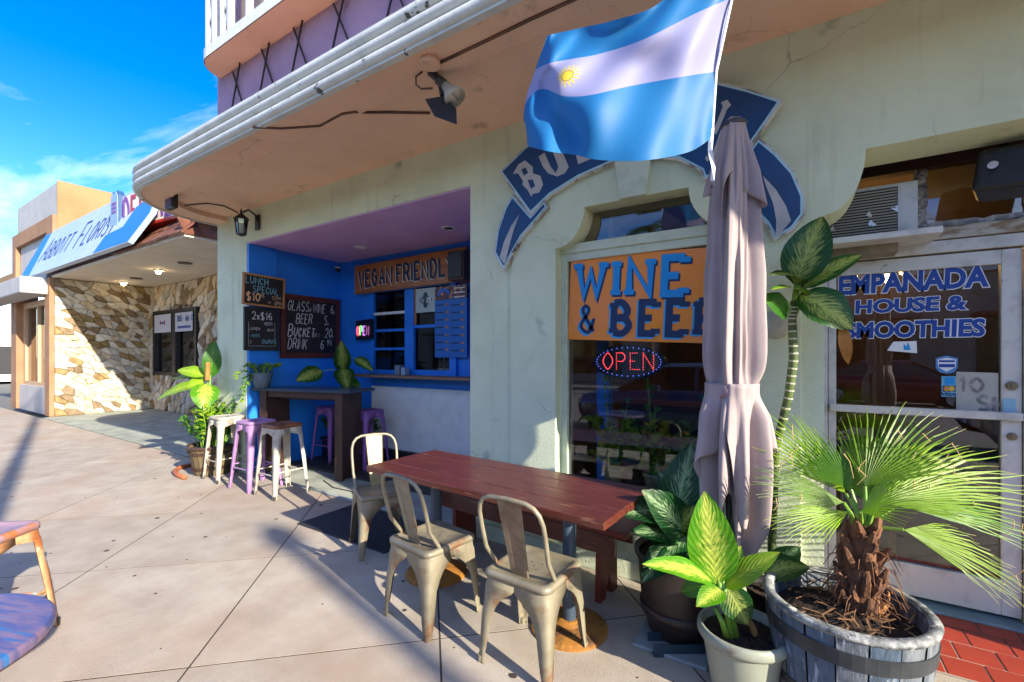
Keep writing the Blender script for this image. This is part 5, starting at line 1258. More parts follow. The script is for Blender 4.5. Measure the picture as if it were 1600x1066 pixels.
# --- plants in the trough behind the bar
pl = thing('dieffenbachia_plant', 'dieffenbachia with feathered leaves rising behind the bar table', 'plant', (-5.25, 4.1, .3))
KB = 6.1
MB().tube([(-5.3, 4.1, .28), at(540, 640, KB), at(537, 600, KB), at(534, 575, KB)], [.02, .018, .014, .01], 8).build('cane', m_stem, pl)
plant(pl, [(536, 580, 533, 534, 26, -.2, .2, m_dief), (532, 590, 532, 598, 10, 0, .2, m_dief), (535, 575, 543, 608, 30, -.35, .3, m_dief), (503, 580, 463, 594, 28, -.3, .3, m_dief), (555, 560, 582, 578, 18, -.2, .3, m_dief), (538, 596, 562, 604, 22, -.2, .3, m_pot), (536, 600, 548, 636, 16, -.2, .2, m_pot)], KB, m_dief)
for a, b in (((503, 580), (536, 590)), ((555, 560), (538, 580))):
    MB().tube([at(a[0], a[1], KB), at((a[0] + b[0]) / 2, min(a[1], b[1]) - 3, KB), at(b[0], b[1], KB)], .006, 6).build('leaf_stalk', m_stem, pl)
for k, x in enumerate((-5.75, -5.55, -5.4, -5.1, -4.95)):
    pz = thing('foliage_plant', ('low leafy plant in the trough, at its left end', 'low leafy plant in the trough, second from left', 'low leafy plant in the middle of the trough', 'low leafy plant in the trough, second from right', 'low leafy plant in the trough, at its right end')[k], 'plant', (x, 4.12, .3), 'plants in the trough')
    for j in range(6):
        a = j * 1.05 + k; frond(Vector((x, 4.12, .28)), Vector((x + .13 * math.cos(a), 4.12 + .1 * math.sin(a), .5 + .05 * (j % 3))), 8, .05, .09, (m_green, m_pot)[j % 2], pz, seed=j + k * 7)
# ------------------------------------------------------------------ closed umbrella
UC = at(1146, 1005, 2.27); UC.z = 0
um = thing('patio_umbrella', 'closed mauve grey patio umbrella tied at the waist beside the shop window', 'umbrella', UC)
m_cloth = M('mauve_canvas', 'a09291', .85, '948686', 4, .4, .66, bump=.12, bsc=220)
def cloth_pt(th_, z, Rz, amp, seed, dx, dy):
    fo = 0
    for k, (m_, a_) in enumerate(((5, .6), (9, .5), (14, .3))):
        fo += a_ * .72 * math.asin(.985 * math.sin(m_ * th_ + seed * 1.7 + k * 2.1 + 1.1 * math.sin(z * 1.4 + k)))
    fo = math.copysign(abs(fo) ** .85, fo) - .25 * abs(math.sin(4.5 * th_ + z * .6 + seed))
    w_ = mnoise.noise(Vector((math.cos(th_) * 2.2, math.sin(th_) * 2.2, z * 2.6 + seed))) + .5 * mnoise.noise(Vector((math.cos(th_) * 5, math.sin(th_) * 5, z * 5 + seed)))
    r = Rz * (1 + amp * fo + .09 * w_)
    return UC + Vector((r * math.cos(th_) + dx, r * math.sin(th_) + dy, z))
def lerp_tab(tab, x):
    for (a, b), (c, d) in zip(tab, tab[1:]):
        if a <= x <= c: return b + (d - b) * ((x - a) / (c - a) if c > a else 0)
    return tab[-1][1] if x > tab[-1][0] else tab[0][1]
rad = [(.3, .085), (.7, .115), (.95, .128), (1.2, .122), (1.30, .105), (1.36, .105), (1.5, .115), (1.9, .112), (2.2, .102), (2.4, .09), (2.55, .062), (2.66, .045)]
sheart = lambda z: RT * (-.01 + .012 * max(0, (z - 1.0) / 1.6))
def drape(name, ztop, hem, scale, amp, seed, n=200, rows_=46):
    rows = []
    for i in range(rows_ + 1):
        t = i / rows_; row = []
        for j in range(n + 1):
            th_ = 2 * math.pi * j / n
            z = ztop + (hem(th_) - ztop) * t
            tie = math.exp(-((z - 1.32) / .07) ** 2)
            s_ = sheart(z)
            row.append(cloth_pt(th_, z, lerp_tab(rad, z) * scale, amp(t, z) * (1 - .75 * tie), seed, s_.x, s_.y))
        rows.append(row)
    return MB().grid(rows).build(name, m_cloth, um, smooth=True, solid=.002)
camth = math.atan2(-UC.y, -UC.x)
hem_body = lambda a: .60 + .2 * math.sin(3 * a + 1.0) + .13 * math.sin(5 * a + 2.2) + .05 * math.sin(11 * a)
drape('canopy_cloth', 2.56, hem_body, 1.0, lambda t, z: .24 + .26 * t, 1.3)
drape('cloth_overlap', 1.36, lambda a: .96 + .2 * math.sin(4 * a + 2.9) + .1 * math.sin(7 * a), 1.16, lambda t, z: .1 + .34 * t, 4.0, rows_=26)
drape('vent_cape', 2.67, lambda a: 2.30 + .07 * math.sin(4 * a + .5) + .05 * math.sin(7 * a), 1.16, lambda t, z: .08 + .3 * t, 2.2, rows_=18)
tie = MB(); n = 60
tie.grid([[cloth_pt(2 * math.pi * j / n, z, .112 + e, .05, 1.3, sheart(z).x, sheart(z).y) for j in range(n + 1)] for z, e in ((1.285, 0), (1.285, .006), (1.355, .006), (1.355, 0))])
tie.build('tie_band', M('mauve_strap', '94797d', .8), um, smooth=True)
s_ = sheart(2.68)
MB().lathe(UC + Vector((s_.x, s_.y, 2.655)), [(.058, 0), (.062, .012), (.045, .028), (.015, .04)], 24).build('top_cap', M('cap_plastic', '3a3c44', .5), um, smooth=True)
MB().tube([UC + Vector((0, 0, .02)), UC + Vector((s_.x, s_.y, 2.65))], .021, 14).build('pole', M('teal_steel', '2f4a52', .45), um)
m_bs = M('teal_channel', '27414c', .5, '1f353f', 6)
cr = RT; dp = AX
for w0, d0_, nm in ((cr, dp, 'base_channel'), (dp, cr, 'base_channel')):
    mb = MB()
    a_, b_ = UC - w0 * .42, UC + w0 * .42
    mb.bar(a_ + Vector((0, 0, .012)), b_ + Vector((0, 0, .012)), .1, .006).bar(a_ + d0_ * .05 + Vector((0, 0, .035)), b_ + d0_ * .05 + Vector((0, 0, .035)), .006, .06).bar(a_ - d0_ * .05 + Vector((0, 0, .035)), b_ - d0_ * .05 + Vector((0, 0, .035)), .006, .06)
    mb.build(nm, m_bs, um)
slab = at(1062, 1000, 2.34); slab.z = 0
o = MB().box(slab.x - .2, slab.x + .16, slab.y - .17, slab.y + .2, .001, .021).build('base_slab', M('pale_slab', '8f9a9c', .7, '7f8a8c', 6), um, bevel=.006)
# ------------------------------------------------------------------ flag
fl = thing('flag', 'sky blue and white flag with golden sun hanging from the canopy', 'flag', at(1143, 0, 1.85))
rows_px = [  # per s: four (u, v, depth) at t = 0, 1/3, 2/3, 1
    (0.0, [(1170, -118, 1.80), (1144, -4, 1.82), (1119, 112, 1.84), (1112, 216, 1.86)]),
    (.14, [(1105, -75, 1.80), (1085, 22, 1.80), (1066, 120, 1.80), (1075, 238, 1.80)]),
    (.30, [(1030, 5, 1.86), (1005, 62, 1.84), (988, 134, 1.80), (1005, 251, 1.78)]),
    (.45, [(958, 32, 1.92), (938, 84, 1.90), (920, 149, 1.84), (935, 250, 1.80)]),
    (.56, [(915, 42, 1.98), (895, 92, 1.94), (880, 150, 1.90), (898, 242, 1.84)]),
    (.70, [(880, 50, 2.04), (862, 98, 2.0), (855, 140, 1.96), (865, 238, 1.9)]),
    (.82, [(862, 54, 2.10), (846, 104, 2.06), (838, 142, 2.02), (838, 232, 1.96)]),
    (.92, [(855, 57, 2.16), (836, 110, 2.14), (822, 160, 2.1), (824, 226, 2.06)]),
    (1.0, [(866, 60, 2.24), (846, 112, 2.22), (818, 178, 2.18), (830, 206, 2.14)])]
def cr1(p, x):                                       # catmull-rom through [(x, vec)]
    for i in range(len(p) - 1):
        if x <= p[i + 1][0] + 1e-9:
            t = (x - p[i][0]) / (p[i + 1][0] - p[i][0])
            b, c = p[i][1], p[i + 1][1]; a = p[i - 1][1] if i else b * 2 - c; d = p[i + 2][1] if i + 2 < len(p) else c * 2 - b
            return .5 * (2 * b + (c - a) * t + (2 * a - 5 * b + 4 * c - d) * t * t + (3 * b - a - 3 * c + d) * t ** 3)
v, uv = [], []
NSg, NT = 56, 30
for i in range(NSg + 1):
    s = i / NSg
    cps = [cr1([(q[0], Vector(q[1][k])) for q in rows_px], s) for k in range(4)]
    for j in range(NT + 1):
        t = j / NT
        c = cr1([(k / 3, cps[k]) for k in range(4)], t)
        dz = .03 * math.sin(s * 13 + t * 5.5 + 1.5 * t * t) * min(1, s * 3) + .016 * math.sin(s * 27 - t * 9) + .03 * mnoise.noise(Vector((s * 5, t * 4, 2)))
        v.append(at(c.x, c.y, c.z + dz)); uv.append((s, t))
f = [(i * (NT + 1) + j, i * (NT + 1) + j + 1, (i + 1) * (NT + 1) + j + 1, (i + 1) * (NT + 1) + j) for i in range(NSg) for j in range(NT)]
mf_ = bpy.data.materials.new('flag_cloth'); mf_.use_nodes = True
n_, l_ = mf_.node_tree.nodes, mf_.node_tree.links; b_ = n_['Principled BSDF']; b_.inputs['Roughness'].default_value = .55
def fm(op, a, c=None):
    q = n_.new('ShaderNodeMath'); q.operation = op
    for i, w in enumerate((a, c)):
        if w is None: continue
        if isinstance(w, (int, float)): q.inputs[i].default_value = w
        else: l_.new(w, q.inputs[i])
    return q.outputs[0]
u_ = n_.new('ShaderNodeUVMap'); sx_ = n_.new('ShaderNodeSeparateXYZ'); l_.new(u_.outputs[0], sx_.inputs[0])
def fmix(fac, a, b):
    x = n_.new('ShaderNodeMix'); x.data_type = 'RGBA'; l_.new(fac, x.inputs['Factor'])
    for k_, w in (('A', a), ('B', b)):
        if isinstance(w, str): x.inputs[k_].default_value = lin(w)
        else: l_.new(w, x.inputs[k_])
    return x.outputs['Result']
band_ = fm('LESS_THAN', fm('ABSOLUTE', fm('SUBTRACT', sx_.outputs[1], .5)), 1 / 6)
c1 = fmix(band_, '1f7cbe', 'a6a8d4')
du, dv = fm('MULTIPLY', fm('SUBTRACT', sx_.outputs[0], .56), 1.6), fm('SUBTRACT', sx_.outputs[1], .5)
rr_ = fm('SQRT', fm('ADD', fm('MULTIPLY', du, du), fm('MULTIPLY', dv, dv)))
an = fm('ARCTAN2', dv, du)
rays = fm('ADD', .075, fm('MULTIPLY', fm('SINE', fm('MULTIPLY', an, 16.0)), .032))
c2 = fmix(fm('LESS_THAN', rr_, rays), c1, 'd9c23a')
c3 = fmix(fm('MULTIPLY', fm('LESS_THAN', rr_, .052), fm('GREATER_THAN', rr_, .046)), c2, '8a5a1c')
l_.new(c3, b_.inputs['Base Color'])
tl2 = n_.new('ShaderNodeBsdfTranslucent'); l_.new(c3, tl2.inputs[0]); ms_ = n_.new('ShaderNodeMixShader'); ms_.inputs[0].default_value = .45
l_.new(b_.outputs[0], ms_.inputs[1]); l_.new(tl2.outputs[0], ms_.inputs[2]); l_.new(ms_.outputs[0], n_['Material Output'].inputs[0])
obj('cloth', v, f, mf_, fl, True, uv)
MB().tube([at(1170, -118, 1.80), at(1144, -4, 1.82), at(1119, 112, 1.84), at(1112, 216, 1.86)], .006, 8).build('hoist_hem', m_dw, fl)
MB().grid([[at(1108, 200, 1.85), at(1116, 200, 1.85)], [at(1106, 235, 1.86), at(1113, 236, 1.85)], [at(1112, 262, 1.86), at(1118, 262, 1.86)], [at(1110, 282, 1.87), at(1116, 283, 1.86)]]).build('hoist_ribbon', m_dw, fl, solid=.002)
pa = at(1172, -128, 1.80)
fp = thing('flag_pole', 'slim white flag pole bracketed to the canopy edge above the flag', 'pole', pa)
MB().tube([pa + Vector((0, 0, -.02)), Vector((pa.x + .05, 1.9, 3.27))], .011, 10).tube([pa + Vector((-.3, .03, -.0)), pa + Vector((.1, -.01, .0))], .011, 10).build('pole', m_dw, fp)
# ------------------------------------------------------------------ fixtures under the canopy
def cable(name, pts, r, mat, label, cat='conduit'):
    o = MB().tube(pts, r, 7).build(name, mat, None, smooth=True); return tag(o, label, cat)
m_cond = M('painted_conduit', '6b4c3c', .6, '4a352b', 8)
zc = 3.32
cable('conduit', [PZ(u, v, z_) for u, v, z_ in ((395, 199, 3.266), (440, 201, 3.266), (500, 197, 3.266), (535, 178, 3.266), (556, 175, 3.266), (572, 176, 3.32), (610, 176, zc), (672, 177, zc))], .009, m_cond, 'thin brown conduit running left from the floodlight along the soffit')
cable('conduit', [PZ(u, v, 3.265) for u, v in ((688, 98), (760, 64), (830, 30), (896, 0), (980, -40))], .010, m_cond, 'thin brown conduit running right from the floodlight along the canopy lip')
cable('cable', [PZ(u, v, zc) for u, v in ((282, 322), (300, 320), (325, 318), (350, 322), (372, 333))], .007, M('dark_cable', '2e241f', .6), 'dark cable from the corner floodlight to the wall lantern', 'cable')
fq = thing('floodlight', 'twin spot floodlight with pale bulb and black hood under the canopy', 'lamp', PZ(676, 104, 3.27))
D = 2.8
MB().lathe(PZ(672, 103, 3.235), [(.06, 0), (.062, .02), (.055, .045)], 16).build('junction_box', m_soffit, fq)
A, B = at(672, 112, D), at(690, 128, D)
MB().tube([A, B], [.026, .022], 12).build('knuckle', m_black, fq, smooth=False)
MB().tube([at(684, 124, D), at(697, 134, D)], [.03, .03], 14).build('lamp_holder', M('charcoal_plastic', '33322f', .5), fq)
a0, a1 = at(696, 133, D), at(712, 154, D - .02)
MB().tube([a0, a0.lerp(a1, .35), a0.lerp(a1, .8), a1, a0.lerp(a1, .98)], [.03, .038, .066, .07, .05], 20).build('reflector_bulb', M('bulb_grey', 'a8a294', .35), fq, smooth=True)
h0, h1 = at(692, 146, D + .03), at(690, 176, D + .02)
plate_v = [at(664, 155, D), at(694, 150, D), at(713, 170, D - .05), at(714, 195, D - .1), at(679, 182, D - .04), at(684, 158, D + .1), at(704, 168, D + .1), at(706, 186, D + .06), at(682, 178, D + .08)]
obj('hood', plate_v[:5] + plate_v[5:], [(0, 1, 2, 3, 4), (0, 5, 1), (1, 5, 6, 2), (2, 6, 7, 3), (3, 7, 8, 4), (4, 8, 5, 0), (5, 8, 7, 6)], m_black, fq)
MB().tube([at(688, 122, D + .02), at(690, 138, D + .03), at(692, 150, D + .03)], .02, 10).build('knuckle', m_black, fq)
MB().tube([at(660, 112, D), at(650, 120, D), at(650, 132, D), at(658, 139, D), at(676, 138, D)], .006, 8).build('power_lead', m_cond, fq, smooth=True)
fc = thing('corner_floodlight', 'small black square floodlight at the rounded canopy corner', 'lamp', PZ(268, 318, 3.28))
c = PZ(268, 316, 3.24)
MB().box(c.x - .1, c.x + .1, c.y - .03, c.y + .03, c.z - .08, c.z + .08).build('housing', m_black, fc, bevel=.01)
MB().box(c.x - .075, c.x + .075, c.y - .037, c.y - .031, c.z - .055, c.z + .055).build('lens', M('blue_lens', '30508a', .2), fc)
MB().box(c.x - .02, c.x + .02, c.y - .02, c.y + .02, c.z + .08, 3.335).build('bracket', m_black, fc)
for o_ in fc.children: pass
ln = thing('wall_lantern', 'black hexagonal wall lantern beside the bar recess', 'lantern', PY(380, 350, 2.9))
lc = PY(377, 352, 2.82)
MB().lathe(lc + Vector((0, 0, -.13)), [(.03, 0), (.055, .012), (.055, .025)], 6).build('base', m_black, ln)
for k in range(6):
    a = 2 * math.pi * k / 6
    MB().bar(lc + Vector((.05 * math.cos(a), .05 * math.sin(a), -.11)), lc + Vector((.07 * math.cos(a), .07 * math.sin(a), .07)), .008, .008).build('cage_bar', m_black, ln)
MB().lathe(lc, [(.046, -.105), (.065, .068)], 6, False, False).build('glass_pane', m_glass, ln)
MB().lathe(lc, [(.088, .068), (.08, .085), (.03, .13), (.012, .15), (.014, .165), (.004, .2)], 6).build('roof', m_black, ln)
MB().lathe(lc, [(.012, -.1), (.014, -.02), (.006, .01)], 10).build('bulb', M('bulb_clear', 'c0b8a4', .3), ln)
MB().tube([lc + Vector((.0, .02, .16)), lc + Vector((.03, .07, .2)), lc + Vector((.05, .14, .15)), lc + Vector((.05, .16, .08))], .012, 8).build('arm', m_black, ln, smooth=True)
MB().box(lc.x + .0, lc.x + .1, 2.975, 2.999, lc.z - .03, lc.z + .16).build('back_plate', m_black, ln, bevel=.01)
for k, (u, v_) in enumerate(((701, 356), (563, 386))):
    c = PZ(u, v_, 2.914)
    d_ = thing('recessed_downlight', ('unlit recessed downlight in the purple ceiling, nearer the green wall', 'pale recessed downlight in the purple ceiling, nearer the back')[k], 'lamp', c, 'downlights in the purple ceiling')
    MB().lathe(c + Vector((0, 0, -.012)), [(.075, .012), (.08, .004), (.07, 0), (.055, .004)], 24, False, False).build('trim_ring', m_white, d_, smooth=True)
    MB().lathe(c + Vector((0, 0, -.003)), [(.056, 0), (.02, .002)], 20, False, True).build('lamp_face', M('plum_lens', '4a1d3c', .4) if k == 0 else m_white, d_)
cm = thing('security_camera', 'small dome security camera in the back corner of the recess', 'camera', PY(524, 424, 4.36))
c = PY(526, 424, 4.34)
MB().lathe(c + Vector((0, 0, -.03)), [(.01, 0), (.045, .02), (.05, .045), (.05, .07)], 16).build('dome', m_black, cm, smooth=True)
MB().lathe(c + Vector((0, 0, .04)), [(.055, 0), (.055, .02)], 16).build('collar', m_white, cm)
# air conditioner and its tape, loudspeaker
ac = thing('window_air_conditioner', 'grey window air conditioner with slatted grille above the glass door', 'air conditioner', (.35, 3.4, 2.19))
MB().box(.135, .58, 3.36, 3.66, 2.195, 2.49).build('case', m_alum, ac, bevel=.006)
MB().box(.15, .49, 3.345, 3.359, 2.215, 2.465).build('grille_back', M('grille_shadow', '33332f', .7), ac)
sl = None
for k in range(15):
    z = 2.222 + k * .0163
    if sl is None:
        sl = MB().box(-.165, .165, -.006, .006, -.003, .003).build('grille_slat', M('slat_grey', '9d9d96', .5), ac); s_o = sl
    else: s_o = sl.copy(); COL.objects.link(s_o)
    s_o.location = Vector((.32, 3.338, z)) - org(ac); s_o.rotation_euler = (R(25), 0, 0)
sl.data.transform(Matrix.Translation(org(ac)))
for u, v_, r in ((1358, 335, .018), (1364, 348, .026), (1398, 326, .022), (1300, 358, .02)):
    c = PY(u, v_, 3.325); MB().add([c + Vector((random.uniform(-1, 1) * r, random.uniform(-.004, .004), random.uniform(-1, 1) * r * 1.2)) for _ in range(7)], [(0, 1, 2), (2, 3, 4), (1, 5, 2), (4, 6, 0), (3, 6, 5)]).build('foil_scrap', M('foil', 'd5d5d8', .3, metal=.3), ac)
sf = thing('support_shelf', 'pale metal shelf carrying the air conditioner above the door', 'shelf', (.4, 3.35, 2.15))
MB().box(.135, .66, 3.24, 3.55, 2.155, 2.19).build('ledge', m_alum, sf, bevel=.004)
MB().box(.14, .5, 3.4, 3.545, 2.1, 2.154).build('timber', M('grey_timber', '8a8272', .8, '6f6758', 8), sf)
fo = MB()
m_foil = M('crinkled_foil', 'c9c9cc', .28, '9a9aa0', 30, metal=.75, bump=1.0, bsc=60)
rows = [[(x + random.uniform(-.004, .004), 3.585 + random.uniform(-.008, .004), z + random.uniform(-.006, .006)) for x in (.6, .62, .645, .66)] for z in [2.25 + .03 * i for i in range(13)]]
fo.grid(rows)
rows = [[(x, 3.585 + random.uniform(-.008, .004), z + random.uniform(-.008, .008)) for x in [.66 + .04 * i for i in range(12)]] for z in (2.245, 2.26, 2.285)]
fo.grid(rows)
rows = [[(x + random.uniform(-.006, .006), 3.585 + random.uniform(-.008, .004), z) for x in (1.06, 1.08, 1.11)] for z in [2.25 + .03 * i for i in range(13)]]
fo.grid(rows)
tag(fo.build('foil_tape', m_foil, None), 'crinkled silver foil tape round the small pane above the door', 'tape')
ls = thing('loudspeaker', 'black outdoor loudspeaker hung above the door at the right edge', 'speaker', at(1580, 270, 2.3))
c = at(1592, 268, 2.25)
o = MB().box(-.15, .15, -.1, .1, -.11, .11).build('cabinet', m_black, None, bevel=.03, seg=3); o.parent = ls; o.location = c - Vector(ls.location); o.rotation_euler = (R(-8), R(6), R(-20))
o = MB().tube([Vector((-.08, -.13, .0)), Vector((-.08, -.1, .0))], .02, 12).build('chrome_knob', M('chrome', 'c0c0c0', .2, metal=1), None); o.parent = ls; o.location = c - Vector(ls.location); o.rotation_euler = (R(-8), R(6), R(-20))
o = MB().bar((0, .05, .0), (0, .25, .3), .03, .02).build('bracket', m_black, None); o.parent = ls; o.location = c - Vector(ls.location)
# ------------------------------------------------------------------ inside the shop, behind the glass
m_warm = emit('pendant_glow', (1, .5, .14), 22)
for k, (u, v_, d) in enumerate(((1332, 428, 4.6), (1343, 418, 5.6), (1362, 430, 5.0), (1375, 416, 6.4), (1386, 436, 5.4), (1412, 424, 6.0))):
    c = at(u, v_, d)
    t = thing('pendant_lamp', ('amber pendant bulb inside the door, leftmost', 'amber pendant bulb inside the door, second from left and high', 'amber pendant bulb inside the door, third from left', 'amber pendant bulb inside the door, highest', 'amber pendant bulb inside the door, lowest', 'amber pendant bulb inside the door, rightmost')[k], 'lamp', c, 'pendant bulbs inside the shop')
    MB().lathe(c, [(.008, -.05), (.04, -.03), (.05, 0), (.035, .04), (.016, .06)], 12).build('bulb', m_warm, t, smooth=True)
    MB().tube([c + Vector((0, 0, .06)), (c.x, c.y, 3.19)], .004, 5).build('cord', m_black, t)
ct = thing('service_counter', 'dim wooden counter deep inside the shop behind the window', 'counter', (-.8, 5.2, 0))
MB().box(-1.7, .0, 5.0, 5.6, .9, .95).build('counter_top', M('counter_wood', '6d4a36', .4, '573829', 5), ct, bevel=.005)
MB().box(-1.65, -.05, 5.08, 5.55, .02, .899).build('counter_front', M('slate_front', '3d4654', .6), ct)
for z in (.35, .62): MB().box(-1.64, -.06, 5.066, 5.079, z, z + .02).build('trim_strip', m_trim, ct)
bp_ = box('blue_post', -1.36, -1.26, 3.42, 3.52, .012, 3.2, m_blue)
tag(bp_, 'cobalt blue post just inside the shop window', 'post')
for k, (x, y, z) in enumerate(((-1.15, 3.215, .521), (-.85, 3.21, .521), (-.6, 3.215, .521))):
    lab = ('left', 'middle', 'right')[k]
    c = Vector((x, y, z))
    pp = thing('sill_pot', 'pale pot on the inner window sill, %s of three' % lab, 'pot', c, 'pots on the inner window sill')
    MB().lathe(c, [(.05, 0), (.072, .13), (.078, .13), (.076, .145), (.066, .14)], 18, True, False).build('pot_wall', M('pale_pot', '9aa08c', .5), pp, smooth=True)
    MB().lathe(c, [(.068, .12), (.01, .125)], 16, False, True).build('soil', m_soil, pp)
    q = thing('pothos_plant', 'pothos climbing behind the window glass from the %s sill pot' % lab, 'plant', c + Vector((0, 0, .13)))
    for j in range(13):
        a = j * .9 + k; b = c + Vector((0, 0, .12))
        frond(b, b + Vector((.16 * math.cos(a), .06 * math.sin(a), .1 + .09 * (j % 4))), 8, .075, .085, (m_pot, m_lime, m_lime)[j % 3], q, seed=j + 11 * k)  # lighter leaf colour stands in for sunlight on these fronds
    for j in range(2):
        b = c + Vector((0, 0, .12)); frond(b, b + Vector((random.uniform(-.25, .25), random.uniform(0, .1), random.uniform(.45, .8))), 9, .06, .07, m_pot, q, seed=j + 5 * k, arch_=.04)
for k, (x, y) in enumerate(((.42, 4.0), (.7, 4.1), (.95, 3.95))):
    c = Vector((x, y, .012)); lab = ('left', 'middle', 'right')[k]
    pp = thing('indoor_pot', 'dark indoor pot behind the door glass, %s of three' % lab, 'pot', c, 'pots behind the door')
    MB().lathe(c, [(.1, 0), (.14, .5), (.15, .5), (.148, .52), (.13, .5)], 20, True, False).build('pot_wall', m_black, pp, smooth=True)
    MB().lathe(c, [(.135, .48), (.01, .49)], 16, False, True).build('soil', m_soil, pp)
    q = thing('indoor_plant', 'leafy indoor plant in the %s pot behind the door glass' % lab, 'plant', c + Vector((0, 0, .48)))
    for j in range(9):
        a = j * .75; b = c + Vector((.03 * math.cos(a), .03 * math.sin(a), .48)); L = random.uniform(.3, .6)
        leaf(b, b + Vector((.2 * math.cos(a) * L, .2 * math.sin(a) * L, L)) , .09, (-math.cos(a), -math.sin(a) - .6, .4), (m_green, m_dief, m_lime)[j % 3], q, bend=.2)
# bottles and boxes behind the service window
for k in range(14):
    x = -5.05 + k * .1 if k < 6 else -4.25 + (k - 6) * .07
    z = 1.275; c = Vector((x, 4.66 + .06 * (k % 3), z)); h_ = random.uniform(.16, .3)
    o = MB().lathe(c, [(.03, 0), (.032, .01), (.032, h_ * .6), (.012, h_ * .8), (.012, h_)], 12).build('bottle', M('bottle_%d' % (k % 4), ('3c4a38', '5a3020', '8a8f90', '6a2a2c')[k % 4], .2), None, smooth=True)
    tag(o, '%s glass bottle behind the service window, %s from the left' % (('green', 'brown', 'clear', 'red')[k % 4], ('first', 'second', 'third', 'fourth', 'fifth', 'sixth', 'seventh', 'eighth', 'ninth', 'tenth', 'eleventh', 'twelfth', 'thirteenth', 'last')[k]), 'bottle', 'bottles behind the service window')
o = box('kitchen_ledge', -5.2, -3.6, 4.53, 4.95, 1.22, 1.273, M('ledge_wood', '3a2a20', .6)); tag(o, 'dark ledge behind the service window', 'shelf')
for k, (x, w_, col) in enumerate(((-4.52, .09, '6f7f8c'), (-4.4, .07, '9ab0c0'))):
    o = box('napkin_box', x, x + w_, 4.2, 4.28, 1.236, 1.236 + (.13, .1)[k], M('box_' + col, col, .5), None, .005)
    tag(o, ('grey napkin box on the counter shelf', 'pale blue napkin box on the counter shelf')[k], 'box')
# ------------------------------------------------------------------ the street behind the viewer (seen in the glass, throws the pole shadows)
def street_lamp(x, y, h_, label):
    t = thing('street_lamp', label, 'street lamp', (x, y, -.03), 'street lamps at the kerb')
    MB().lathe((x, y, -.03), [(.16, 0), (.16, .25), (.11, .3), (.1, .5), (.07, h_)], 16).build('pole', M('pole_grey', '6f7472', .5), t, smooth=True)
    if h_ < 8:
        MB().lathe((x, y, h_), [(.06, 0), (.12, .06), (.14, .18), (.08, .3), (.02, .34)], 16).build('globe', m_white, t, smooth=True); return
    MB().tube([(x, y, h_ - .1), (x, y - .5, h_ + .15), (x, y - 1.3, h_ + .25)], [.04, .035, .03], 8).build('arm', M('pole_grey', '6f7472', .5), t)
    MB().box(x - .1, x + .1, y - 1.8, y - 1.2, h_ + .2, h_ + .32).build('lamp_head', M('pole_grey', '6f7472', .5), t, bevel=.03)
street_lamp(3.4, -1.24, 9.5, 'tall grey street lamp at the kerb near the viewer')
street_lamp(12.5, -1.5, 7.0, 'shorter grey street lamp farther along the kerb')
shade_umbrella = copy_tree(um)  # extra umbrella added out of view; its shadow covers the round table
shade_umbrella.location = (.95, -.58, 0); shade_umbrella.rotation_euler = (0, 0, 1.1); shade_umbrella['label'] = 'second closed mauve umbrella added out of view to shade the round table'
m_tyre = M('tyre', '121214', .8); m_carg = M('car_glass', '0c1418', .08, spec=.8)
